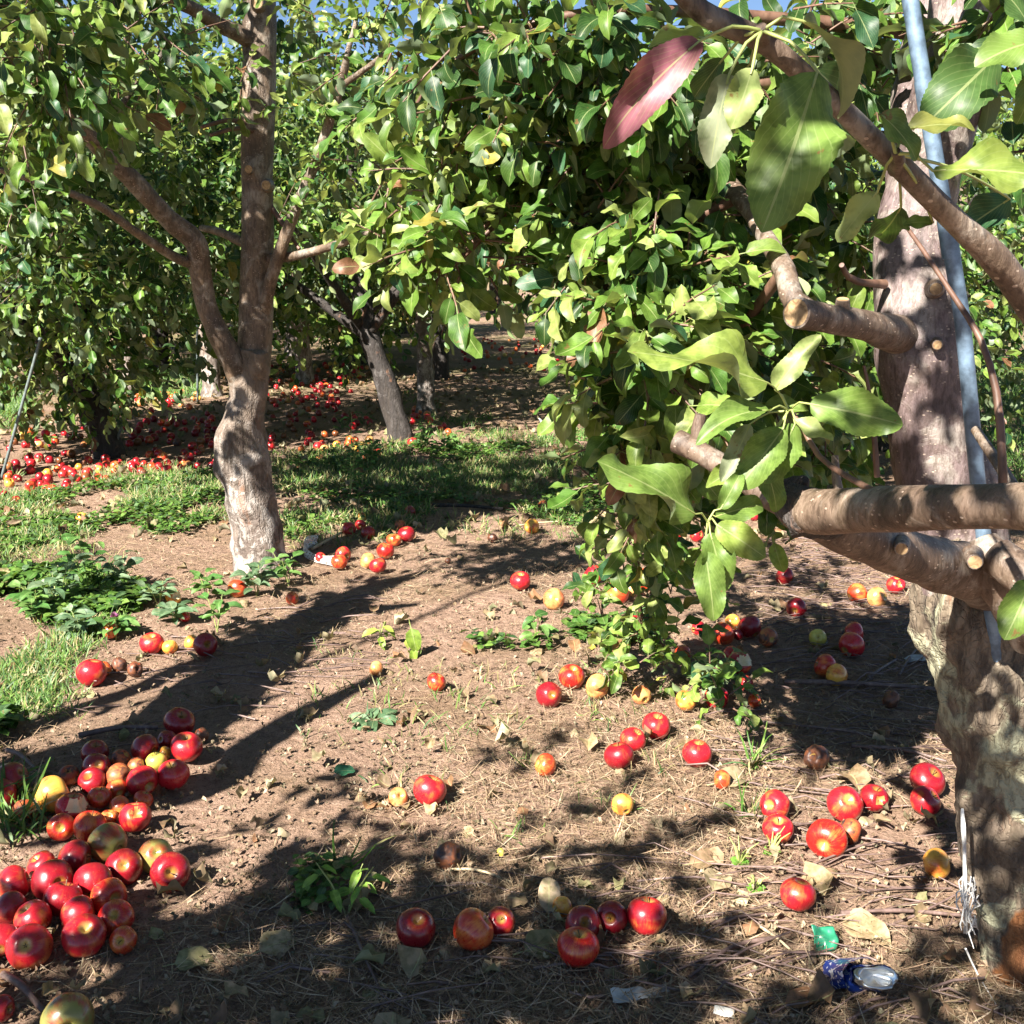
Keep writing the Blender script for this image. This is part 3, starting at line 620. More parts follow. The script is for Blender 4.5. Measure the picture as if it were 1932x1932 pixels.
    for (x, y, Y, r, n) in [(1175, 940, 2.6, .08, 8), (1230, 980, 2.7, .10, 9), (1290, 1010, 2.8, .09, 7), (1170, 1010, 2.9, .06, 5), (1290, 1080, 3.0, .08, 6), (1200, 1010, 2.95, .07, 5), (1160, 1050, 3.0, .08, 6), (1230, 1060, 3.1, .09, 8), (1190, 1120, 3.15, .10, 8), (1250, 1140, 3.2, .10, 9), (1215, 1195, 3.15, .09, 8), (1270, 1200, 3.2, .08, 7), (1260, 1250, 3.1, .07, 6), (1150, 1180, 3.2, .06, 4), (1110, 1170, 3.3, .05, 4), (1340, 1265, 3.05, .07, 7), (1370, 1310, 2.9, .05, 5), (1130, 1130, 3.3, .05, 3), (1120, 1245, 3.1, .04, 3), (1180, 1250, 3.05, .05, 3)]:
        clump(lb, Q(x, y, Y), r, max(2, int(n * .8)), 5, .06, PW_LIGHT, (.04, .09), (0, -.2, .1), tw, .3)  # paler leaf colours give these sprays their sunlit look
    # carrying branches inside the curtain
    for rows in [[(1395, 370, 2.05, 13), (1300, 420, 2.1, 10), (1180, 500, 2.1, 7), (1110, 590, 2.0, 4)], [(1478, 510, 1.84, 12), (1400, 620, 1.95, 9), (1320, 740, 2.0, 7), (1260, 820, 2.05, 5)],
                 [(1720, 120, 2.3, 14), (1500, 150, 2.3, 12), (1250, 190, 2.25, 11), (1050, 290, 2.3, 8), (1010, 340, 2.25, 6), (940, 400, 2.2, 5), (850, 510, 2.15, 3)], [(1720, 60, 2.3, 14), (1400, 30, 2.2, 11), (1150, 20, 2.1, 9), (960, 60, 2.1, 7), (830, 140, 2.15, 5), (760, 240, 2.2, 3)],
                 [(1010, 340, 2.25, 5), (900, 460, 2.2, 4.5), (790, 560, 2.2, 3)], [(1050, 290, 2.3, 5), (980, 420, 2.25, 4), (960, 560, 2.25, 3)]]:
        tube(tw, [(*Q(a, b, Y), r * Y / F) for a, b, Y, r in rows], .04, 8, .05, 15)
    rel(lb.build('crown', M['leaf'], T_MID, right)); rel(tag(tw.build('twigs', M['bark_twig'], right), kind='stuff'))
right_crown()
# the steel pole tied beside it
def pole():
    p0 = Q(1716, -20, 1.84); p1 = Q(1765, 300, 1.83); p2 = Q(1815, 600, 1.83); p3 = Q(1840, 860, 1.84)
    d = (p3 - p1); g = p3 + d * ((0.0 - p3[2]) / d[2]); tp = p0 + (p0 - p2) * .9
    g[1] += .02
    o = empty('support_pole', tuple(g)); tag(o, 'blue-grey galvanised steel pole standing against the near flaking trunk', 'pole')
    L = np.array(g)
    mb = MB(); tube(mb, [(*(tp - L), .0125), (*(p1 - L), .0125), (*(p2 - L), .0125), (*(p3 - L), .0125), (*(g - L - [0, 0, .1]), .0125)], .1, 20); mb.build('shaft', M['pole'], o)
    for (x, y) in [(1748, 190), (1790, 450)]:
        c = Q(x, y, 1.83) - L; dd = unit(p3 - p0); mb = MB(); tube(mb, [(*(c - dd * .03), .0142), (*(c + dd * .03), .0142)], .01, 20); mb.build('collar', M['pole'], o)
pole()

# ================================================================== THE FORKED TREE ON THE LEFT
left = tag(empty('apple_tree', G(490, 1080)), 'forked apple tree with pale knobbly trunk at the edge of the lane', 'tree')
def LP(rows, nm='limb', m='bark_tan', **k):
    o = branch(nm, rows, left, M[m], **k); o.location = o.location - left.location; return o
YL = float(G(490, 1070)[1])
bc = lambda x, y, Y: Q(x, y, Y)
LP([(500, 1112, YL, 78), (494, 1075, YL, 56), (488, 1030, YL, 50), (478, 970, YL, 47), (468, 910, YL, 46), (458, 850, YL, 46), (460, 800, YL, 40), (466, 750, YL, 35), (472, 700, YL, 36), (477, 660, YL, 30)],
   'trunk', 'bark_white', n=48, amp=.12, freq=11, step=.015, flute=.02,
   burls=[(bc(425, 830, YL - .08), .07, .045), (bc(415, 890, YL - .06), .06, .03), (bc(440, 795, YL - .1), .05, .03), (bc(480, 870, YL - .12), .05, .02)])
LP([(470, 740, YL + .02, 30), (480, 660, YL + .02, 31), (484, 560, YL + .02, 30), (486, 450, YL, 29), (486, 330, YL, 28), (487, 250, YL, 30), (489, 150, YL, 29), (490, 60, YL, 29), (490, -60, YL, 27), (492, -260, YL, 22), (480, -480, YL, 12)],
   'trunk', 'bark_tan', n=32, amp=.05, freq=9, flute=.015, burls=[(bc(505, 350, YL - .08), .04, .02), (bc(470, 315, YL - .06), .04, .02), (bc(485, 700, YL - .05), .06, .02)])
LP([(468, 745, YL, 26), (445, 690, YL - .04, 23), (412, 630, YL - .08, 20), (388, 570, YL - .1, 19), (376, 500, YL - .13, 20), (366, 455, YL - .16, 20), (320, 415, YL - .22, 18), (260, 350, YL - .32, 17), (200, 290, YL - .42, 16), (150, 235, YL - .52, 15), (110, 170, YL - .62, 11), (60, 90, YL - .75, 8)], n=20, amp=.06)
LP([(498, 585, YL, 15), (510, 530, YL - .06, 12), (530, 470, YL - .1, 11), (560, 390, YL - .15, 10), (598, 300, YL - .2, 9), (628, 210, YL - .25, 8.5), (648, 140, YL - .28, 7.5), (656, 100, YL - .3, 5), (672, 40, YL - .3, 4)], n=14)
LP([(640, 165, YL - .26, 6), (690, 130, YL - .35, 5), (735, 95, YL - .45, 4)], 'twig', n=10)
LP([(495, 490, YL, 10), (560, 482, YL - .1, 8), (640, 460, YL - .25, 7), (700, 440, YL - .4, 6), (760, 428, YL - .55, 5)], n=12)
LP([(488, 472, YL, 10), (420, 440, YL + .1, 8), (380, 430, YL + .2, 6)], n=12)
LP([(374, 500, YL - .12, 10), (330, 485, YL - .2, 9), (260, 440, YL - .35, 8), (180, 385, YL - .5, 7), (90, 350, YL - .6, 6), (0, 320, YL - .7, 5), (-90, 290, YL - .8, 4)], n=12)
LP([(488, 85, YL, 17), (455, 65, YL - .06, 15), (410, 45, YL - .12, 13), (360, 15, YL - .2, 12), (300, -10, YL - .3, 9), (220, -40, YL - .45, 6)], n=14)
LP([(200, 240, YL - .3, 6), (250, 170, YL - .2, 5), (300, 110, YL - .15, 4), (320, 70, YL - .1, 3)], n=10)
for (x, y) in [(487, 250), (470, 235), (505, 320)]:
    LP([(x, y, YL - .02, 5), (x - 40, y - 8, YL - .15, 4), (x - 90, y + 5, YL - .25, 3)] if x < 500 else [(x, y + 60, YL, 5), (x + 60, y + 150, YL - .1, 3.5)], 'spur', 'bark_twig', n=8)
for a in [(503, 350, YL - .075, 9), (487, 8, YL - .075, 11), (470, 320, YL - .07, 8)]:
    o = knob(left, *a, nx=.1); o.location = o.location - left.location
o = LP([(486, 700, YL - .03, 22), (487, 680, YL - .06, 18), (488, 664, YL - .07, 13)], 'pruning_stub', 'bark_white', n=20, amp=.12)
def left_crown():
    lb = LB(); tw = MB()
    C = []
    for i in range(62):                             # the wide mass round and behind the limbs
        x = rng.uniform(-220, 640); y = rng.uniform(-260, 420); Y = YL + rng.uniform(-.6, .9)
        if (330 < x or y > 150) and Y < YL + .55: Y = YL + rng.uniform(.55, 1.2)
        if 240 < x < 700 and y < 150 and rng.uniform() < .8: continue
        if 330 < x < 640 and y < 120 and rng.uniform() < .55: continue
        C.append((x, y, Y, .2, 11, int(rng.uniform() < .75) * 2))
    for i in range(16):
        C.append((rng.uniform(-100, 330), rng.uniform(330, 560), YL + rng.uniform(-.2, .8), .18, 8, 2))
    C += [(60, 60, 3.0, .16, 12, 0), (150, 130, 3.1, .15, 12, 0), (40, 180, 3.1, .15, 11, 0), (230, 60, 3.2, .15, 11, 0), (90, -20, 3.0, .18, 14, 2), (290, 100, 3.6, .12, 7, 0), 
          (410, 205, YL - .25, .05, 3, 0), (455, 165, YL - .3, .03, 2, 0), (530, 120, YL - .25, .05, 3, 0), (580, 200, YL - .2, .07, 4, 0), (620, 60, YL - .2, .12, 6, 0), (560, 30, YL + .2, .08, 4, 0), (700, 110, YL - .5, .12, 6, 0), (560, 430, YL, .09, 5, 0), (640, 380, YL - .2, .12, 7, 0), (690, 300, YL - .1, .15, 9, 0), (400, 500, YL + .3, .1, 5, 0), (525, 420, YL - .2, .03, 2, 0)]
    for (x, y, Y, r, n, pi) in C:
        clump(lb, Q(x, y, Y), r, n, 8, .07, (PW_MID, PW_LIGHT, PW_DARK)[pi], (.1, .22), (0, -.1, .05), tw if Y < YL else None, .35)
    for (x, y, t_) in [(485, 350, 1.7), (485, 420, 1.6), (485, 490, 1.6), (480, 560, 1.6), (480, 630, 1.7), (420, 640, 1.6), (390, 570, 1.6), (370, 490, 1.6), (330, 430, 1.6), (270, 360, 1.6), (210, 300, 1.6), (430, 850, 2.1), (470, 790, 2.0)]:  # out-of-frame leaf clumps added towards the sun to shade trunk and limb
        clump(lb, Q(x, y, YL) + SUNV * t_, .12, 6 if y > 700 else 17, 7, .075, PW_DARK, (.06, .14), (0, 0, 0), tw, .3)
    for i in range(26):
        clump(lb, np.array([rng.uniform(-2.6, -.2), rng.uniform(3.2, 5.6), rng.uniform(3.1, 4.2)]), .26, 9, 7, .075, PW_DARK, (.12, .25), (0, 0, .2))
    a = lb.build('crown', M['leaf'], T_MID, left); b = tag(tw.build('twigs', M['bark_twig'], left), kind='stuff')
    for o in (a, b): o.location = -Vector(left.location)
left_crown()

# ================================================================== THE TREE THAT SHADES THE FOREGROUND (stands left of the camera)
def shade_tree():
    base = np.array([-2.6, .95, 0.]); root = tag(empty('apple_tree', tuple(base)), 'apple tree just beyond the left edge, its limbs and leaves shading the foreground', 'tree')
    lb = LB(); mb = MB(); tw = MB()
    def over(px, py, z):                            # the point z metres up whose shade falls at (px, py)
        g = G(px, py); return g + SUNV * (z / SUNV[2])
    tube(mb, [(*base, .14), (-2.58, .97, .5, .12), (-2.55, .98, 1.0, .11), (-2.5, .98, 1.5, .08), (-2.45, .9, 2.0, .05), (-2.5, .9, 2.4, .02)], .05, 16, .1, 10)
    for pts in [[(380, 1490, 1.25, .05), (470, 1420, 1.4, .055), (590, 1345, 1.55, .045), (720, 1275, 1.7, .02)],
                [(560, 1262, 2.3, .016), (700, 1205, 2.6, .015), (900, 1120, 3.0, .014), (1111, 1043, 3.5, .012)],
                [(300, 1400, 1.2, .13), (420, 1300, 1.35, .14), (560, 1190, 1.5, .12), (700, 1110, 1.6, .07), (815, 1076, 1.7, .02)],
                [(600, 1160, 1.5, .05), (700, 1150, 1.6, .04), (790, 1140, 1.65, .015)]]:
        rows = [(*over(a, b, z), r) for a, b, z, r in pts]
        st = np.array(rows[0][:3]); r0 = max(rows[0][3] * .8, .016); rows = [(*(np.array([-2.55, .98, .9]) * .9 + st * .1), r0), (*((np.array([-2.55, .98, 1.1]) + st) / 2 + [0, 0, -.06]), r0)] + rows
        tube(mb, rows, .05, 12, .06, 10)
    for (px, py, z, r, n) in [(330, 1390, 1.3, .12, 9), (430, 1280, 1.4, .12, 9), (540, 1190, 1.5, .12, 8), (180, 1430, 1.3, .12, 8), (60, 1470, 1.3, .12, 8), (660, 1110, 1.6, .07, 4), (120, 1640, 1.6, .07, 4), (230, 1600, 1.6, .06, 3),
                              (560, 1590, 1.6, .11, 6), (690, 1640, 1.7, .11, 6), (630, 1740, 1.8, .16, 11), (470, 1700, 1.7, .14, 9), (420, 1830, 1.8, .17, 13), (580, 1890, 1.9, .19, 15), (330, 1910, 1.8, .17, 12), (720, 1850, 1.9, .16, 10), (860, 1900, 2.0, .17, 11), (100, 1900, 1.8, .12, 7),
                              (840, 1590, 1.8, .05, 3), (920, 1670, 1.9, .09, 5), (1150, 1560, 1.9, .08, 5), (1260, 1600, 1.9, .08, 5), (1100, 1640, 1.9, .08, 5), (1050, 1370, 1.9, .03, 2), (950, 1430, 1.9, .03, 2), (1150, 1890, 2.1, .14, 8), (1330, 1880, 2.1, .13, 7), (1500, 1920, 2.2, .14, 8), (1700, 1910, 2.2, .14, 7), (1000, 1800, 2.0, .07, 4), (800, 1780, 2.0, .08, 5), (1200, 1790, 2.1, .07, 4),
                              (1850, 1870, 2.3, .13, 7), (690, 1490, 1.7, .05, 3), (820, 955, 2.9, .10, 5), (930, 945, 3.1, .09, 5), (120, 1050, 1.9, .1, 6), (280, 1110, 1.9, .07, 4), (1560, 1400, 2.2, .06, 3), (1700, 1440, 2.2, .07, 4)]:
        if py > 1680: n = int(n * 1.9); r *= 1.1
        if 200 < px < 680 and 1000 < py < 1460: n = int(n * 1.6)
        clump(lb, over(px, py, z), r, n, 6, .075, PW_DARK, (.06, .15), (0, 0, 0), tw, .3)
    for o in (mb.build('trunk', M['bark_tan'], root), lb.build('crown', M['leaf_far'], T_LOW, root), tag(tw.build('twigs', M['bark_twig'], root), kind='stuff')): o.location = -Vector(base)
shade_tree()

# ================================================================== THE ORCHARD BEHIND
CROWNS = []
def make_crown(seed, rx, rz, cz, nc):
    global rng
    keep = rng; rng = np.random.default_rng(seed); lb = LB()
    for i in range(nc):
        o = rand_dir(1)[0] * rng.uniform(.45, 1) ; c = np.array([o[0] * rx, o[1] * rx, cz + o[2] * rz])
        clump(lb, c, rng.uniform(.2, .36), int(rng.integers(14, 24)), 7, .078, (PW_MID, PW_DARK, PW_LIGHT)[int(rng.choice(3, p=[.62, .2, .18]))], (.12, .3), tuple(o * .4 - np.array([0, 0, .15])), None, .4)
    o = lb.build('crown', M['leaf_far'], T_LOW); me = o.data; bpy.data.objects.remove(o); rng = keep; return me
CROWNS = [make_crown(21, 1.3, 1.4, 1.95, 72), make_crown(22, 1.4, 1.5, 2.05, 80), make_crown(23, 1.2, 1.25, 1.8, 62)]
def bg_tree(x, y, label, ci=0, s=1.0, rot=0., lean=(0, 0), r=.09, m='bark_dark', mid=None, base=None, trunk_h=1.0, cshift=(0, 0, 0), group=None):
    root = tag(empty('apple_tree', (x, y, 0)), label, 'tree', group)
    mb = MB(); lx, ly = lean; h = trunk_h * s
    rows = [(0, 0, -.06, r * 1.5), (lx * .05, ly * .05, .08, r * 1.12), (lx * .45, ly * .45, h * .5, r), (lx, ly, h, r * .85), (lx * 1.15, ly * 1.15, h * 1.6, r * .6), (lx * 1.2, ly, h * 2.4, r * .3)]
    tube(mb, rows, .06, 18, .16, 9, seed=random.randint(0, 50), flute=.05)
    for k in range(5):
        a = rot + k * 1.3; L = s * random.uniform(.8, 1.2); z0 = h * random.uniform(.75, 1.15)
        tube(mb, [(lx, ly, z0, r * .5), (lx + math.cos(a) * L * .4, ly + math.sin(a) * L * .4, z0 + .3 * s, r * .38), (lx + math.cos(a) * L, ly + math.sin(a) * L, z0 + .75 * s, r * .15)], .1, 8, .08, 9)
    mb.build('trunk', M[m], root)
    c = bpy.data.objects.new('crown', CROWNS[ci]); sc.collection.objects.link(c); c.parent = root
    c.location = (lx + cshift[0], ly + cshift[1], cshift[2]); c.rotation_euler = (0, 0, rot); c.scale = (s, s, s)
    return root
def at(px, py): g = G(px, py); return float(g[0]), float(g[1])
bg_tree(*at(757, 832), 'leaning dark-barked apple tree on the left edge of the lane, behind the grass strip', 0, .95, .4, (-.26, .1), .08, 'bark_dark', trunk_h=.95, cshift=(-.3, .55, .05))
bg_tree(*at(803, 780), 'apple tree with a whitish foot and forked top just behind the leaning dark trunk', 1, .78, 2.2, (-.02, .2), .07, 'bark_white', trunk_h=1.25, cshift=(-.5, .9, .25))
bg_tree(*at(832, 718), 'dark slim apple tree by the lane, behind the whitish one', 2, .95, 1.1, (-.05, .2), .09, 'bark_dark', cshift=(-.3, .6, .1))
bg_tree(*at(575, 722), 'pale-trunked apple tree between the forked trunk and the leaning dark one', 0, 1.0, 3.1, (-.06, .1), .085, 'bark_white', cshift=(-.2, .5, .05))
bg_tree(*at(402, 748), 'sunlit white-trunked apple tree beside a thin upright stake', 1, .82, 4.0, (-.06, .1), .085, 'bark_white', cshift=(-.2, .6, .15))
bg_tree(*at(207, 858), 'low apple tree leaning left with dark foliage down to the ground between two stakes', 2, .98, 5.0, (-.32, .05), .085, 'bark_dark', trunk_h=.8, cshift=(-.1, .1, -.3))
bg_tree(*at(-62, 905), 'apple tree half out of the picture at the left edge', 0, 1.0, .9, (.03, .1), .1, 'bark_dark', cshift=(-.3, .6, .5))
bg_tree(*at(246, 742), 'far slim apple tree behind the low leaning one', 1, .95, 1.9, (.05, 0), .06, 'bark_white', cshift=(0, .5, .4))
OTH = [(1.35, 5.9, 0, .95, 'apple tree behind the hanging leaf curtain on the right of the lane'), (1.25, 8.6, 1, .95, 'second apple tree along the right of the lane, behind the curtain'), (1.45, 12.0, 2, 1.1, 'third apple tree along the right of the lane'), (1.3, 16.0, 0, 1.1, 'far apple tree where the right row meets the lane end'),
       (-1.9, 15.8, 1, 1.1, 'far apple tree of the left row beyond the dark slim one'), (-2.0, 20.5, 0, 1.25, 'farthest apple tree of the left row at the lane end'), (3.7, 9.6, 1, 1.0, 'apple tree seen right of the near thick trunk across the sunny grass'), (5.6, 13.5, 0, 1.2, 'apple tree deeper in the orchard right of the steel pole'), (3.4, 14.0, 2, 1.2, 'apple tree in the second row on the right, behind the curtain'),
       (-3.0, 15.5, 0, 1.15, 'apple tree in the second left row, seen between the forked limbs'), (-5.2, 11.5, 2, 1.1, 'apple tree deep in the orchard at the left, above the sunny grass'), (-6.3, 15.0, 1, 1.3, 'tall apple tree far at the left'), (-4.5, 19.0, 0, 1.4, 'tall apple tree behind the second left row'), (2.1, 21.5, 2, 1.3, 'farthest apple tree right of the lane end'), (4.2, 19.0, 1, 1.4, 'tall apple tree far behind the curtain'), (-7.5, 20.5, 0, 1.5, 'far tall apple tree at the upper left'), (-1.9, 14.2, 2, 1.1, 'bushy apple tree seen just right of the forked limbs, far behind'), (-4.1, 13.2, 1, 1.15, 'bushy apple tree behind the sunlit white trunk'), (-2.2, 19.0, 1, 1.2, 'bushy apple tree beyond the far pale trunk'), (2.6, 7.6, 2, 1.0, 'bushy apple tree seen in the gap left of the near thick trunk')]
for i, (x, y, ci, s, lab) in enumerate(OTH):
    bg_tree(x, y, lab, ci, s * .88, i * 1.7, (random.uniform(-.1, .1), 0), .09, 'bark_dark' if i % 3 else 'bark_white', cshift=(0, 0, -.25))
for i in range(13):                                  # the taller wood that closes the view
    x = -19 + i * 3.1; y = 28 + 3 * math.sin(i * 2.1)
    bg_tree(x, y, 'tall leafy tree in the wood that closes the view beyond the orchard', i % 3, 1.45 + .3 * math.sin(i * 1.3), i * 2.3, (0, 0), .16, 'bark_dark', group='trees of the wood beyond the orchard')

def stake(px, py, tx, ty, r, label, m='stake', Yoff=0.):
    g = G(px, py); t_ = Q(tx, ty, g[1] + Yoff); o = empty('tree_stake', tuple(g)); tag(o, label, 'stake')
    d = t_ - g; mb = MB(); tube(mb, [(*(-d * .06), r), (*(d * .5), r), (*d, r)], .3, 10); mb.build('shaft', M[m], o)
    mb = MB(); tube(mb, [(*(d * .985), r * 1.25), (*(d * 1.01), r * 1.25)], .02, 10); mb.build('cap', M[m], o)
stake(373, 762, 371, 540, .010, 'thin upright grey-green stake beside the sunlit white trunk')
stake(212, 858, 252, 735, .009, 'pale steel stake leaning right beside the low leaning tree')
stake(2, 905, 76, 640, .009, 'dark steel stake leaning right at the left edge', 'stake')
stake(561, 722, 556, 640, .012, 'short thin stake close against the far pale trunk')

# ================================================================== THE APPLES
def apple_mesh(name, m, k=0, kind='n'):
    r_ = random.Random(k * 7 + 3); nu, nv = 32, 22; V = []; F_ = []; FM = []
    h = r_.uniform(.86, .98); sq = r_.uniform(.0, .16); lob = r_.uniform(.01, .035); skew = r_.uniform(-.1, .1)
    for i in range(nv + 1):
        ph = math.pi * i / nv; s = math.sin(ph) ** .92 if 0 < i < nv else 0
        for j in range(nu):
            a = 2 * math.pi * j / nu; rr = s * (1 + .07 * math.cos(ph) - sq * .4 * max(0, -math.cos(ph)) + lob * math.cos(5 * a) * (1 if i > nv / 2 else .4) * s)
            z = h * math.cos(ph) - .42 * math.exp(-(rr / .25) ** 2) * (ph < 1.57) + .24 * math.exp(-(rr / .23) ** 2) * (ph > 1.57)
            V.append((rr * math.cos(a) + skew * z * .5, rr * math.sin(a), z))
    V = np.array(V)
    if kind == 'x': V *= (1 + .09 * fbm(V * 2.3, 3, k) - .05 * np.abs(fbm(V * 5, 2, k + 4)))[:, None]
    else: V *= (1 + .025 * vnoise(V * 1.4, k))[:, None]
    flag = np.zeros(len(V), bool)
    if kind in 'ef':                                # bitten or split open: a hollow with the flesh showing
        for q in range(2 if kind == 'e' else 1):
            c = unit(np.array([.5 + .25 * q, -.9 + .9 * q, .55 - .2 * q])) * 1.05; br = .62 if kind == 'e' else .45
            d = V - c; L = np.linalg.norm(d, axis=1); ins = L < br
            V[ins] = V[ins] * (1 - .42 * (1 - (L[ins] / br) ** 2))[:, None] * (1 + .03 * vnoise(V[ins] * 8, 3))[:, None]; flag |= L < br * .96
    for i in range(nv):
        for j in range(nu):
            q = (i * nu + j, (i + 1) * nu + j, (i + 1) * nu + (j + 1) % nu, i * nu + (j + 1) % nu); F_.append(q); FM.append(1 if flag[list(q)].sum() >= 3 else 0)
    me = bpy.data.meshes.new(name); me.from_pydata(V.tolist(), [], F_)
    me.materials.append(m); me.materials.append(M['flesh'] if kind == 'e' else M['flesh_brown'])
    me.polygons.foreach_set('material_index', FM); me.polygons.foreach_set('use_smooth', [True] * len(F_)); me.update(); return me
_am = {}
def apple_data(mk, k, kind):
    if (mk, k, kind) not in _am: _am[(mk, k, kind)] = apple_mesh('apple', A[mk], k, kind)
    return _am[(mk, k, kind)]
def _stem():
    mb = MB(); tube(mb, [(0, 0, .40, .035), (.02, 0, .62, .03), (.07, .02, .86, .028), (.12, .03, .98, .045)], .1, 7); o = mb.build('stem', M['stem']); return o
def _calyx():
    mb = MB(); V = [(0, 0, -.64)]; F_ = []
    for k in range(5):
        a = k * 1.2566; V += [(.05 * math.cos(a - .5), .05 * math.sin(a - .5), -.66), (.13 * math.cos(a), .13 * math.sin(a), -.80), (.05 * math.cos(a + .5), .05 * math.sin(a + .5), -.66)]; F_.append((0, 1 + 3 * k, 2 + 3 * k, 3 + 3 * k))
    mb.add(V, F_); return mb.build('calyx', M['stem'], smooth=False)
STEM, CALYX = _stem(), _calyx()
sd_, cd_ = STEM.data, CALYX.data
bpy.data.objects.remove(STEM); bpy.data.objects.remove(CALYX)
UP = Vector((0, 0, 1))
def put_apple(p, r, mk, ax, label, group, kind='n', parts=True):
    o = bpy.data.objects.new('apple', apple_data(mk, random.randint(0, 3), kind)); sc.collection.objects.link(o)
    tocam = (Vector((0, 0, CAM_H)) - Vector(p)).normalized()
    d = {'c': tocam + Vector((random.uniform(-.35, .35), 0, random.uniform(-.1, .4))), 'k': -tocam + Vector((random.uniform(-.3, .3), 0, random.uniform(-.4, .1))),
         'u': Vector((random.uniform(-.5, .5), random.uniform(-.5, .3), 1)), 'e': Vector((random.uniform(-.15, .15), random.uniform(-.3, 0), 1)), 's': Vector((random.uniform(-1, 1), random.uniform(-.6, .6), random.uniform(-.2, .5)))}[ax].normalized()
    q = d.to_track_quat('Z', 'Y'); o.rotation_mode = 'QUATERNION'
    o.rotation_quaternion = q if kind in 'ef' else q @ Euler((0, 0, random.uniform(0, 6.28))).to_quaternion()
    if kind in 'ef': o.rotation_quaternion = Euler((random.uniform(-.3, .1), random.uniform(-.2, .2), random.uniform(-.4, .4))).to_quaternion()
    s = r / .97; o.scale = (s, s, s * random.uniform(.94, 1.02)); o.location = p
    tag(o, label, 'apple', group)
    if parts and kind != 'x':
        for nm, dt in (('stem', sd_), ('calyx', cd_)):
            if nm == 'stem' and random.random() < .25: continue
            c = bpy.data.objects.new(nm, dt); sc.collection.objects.link(c); c.parent = o
    return o
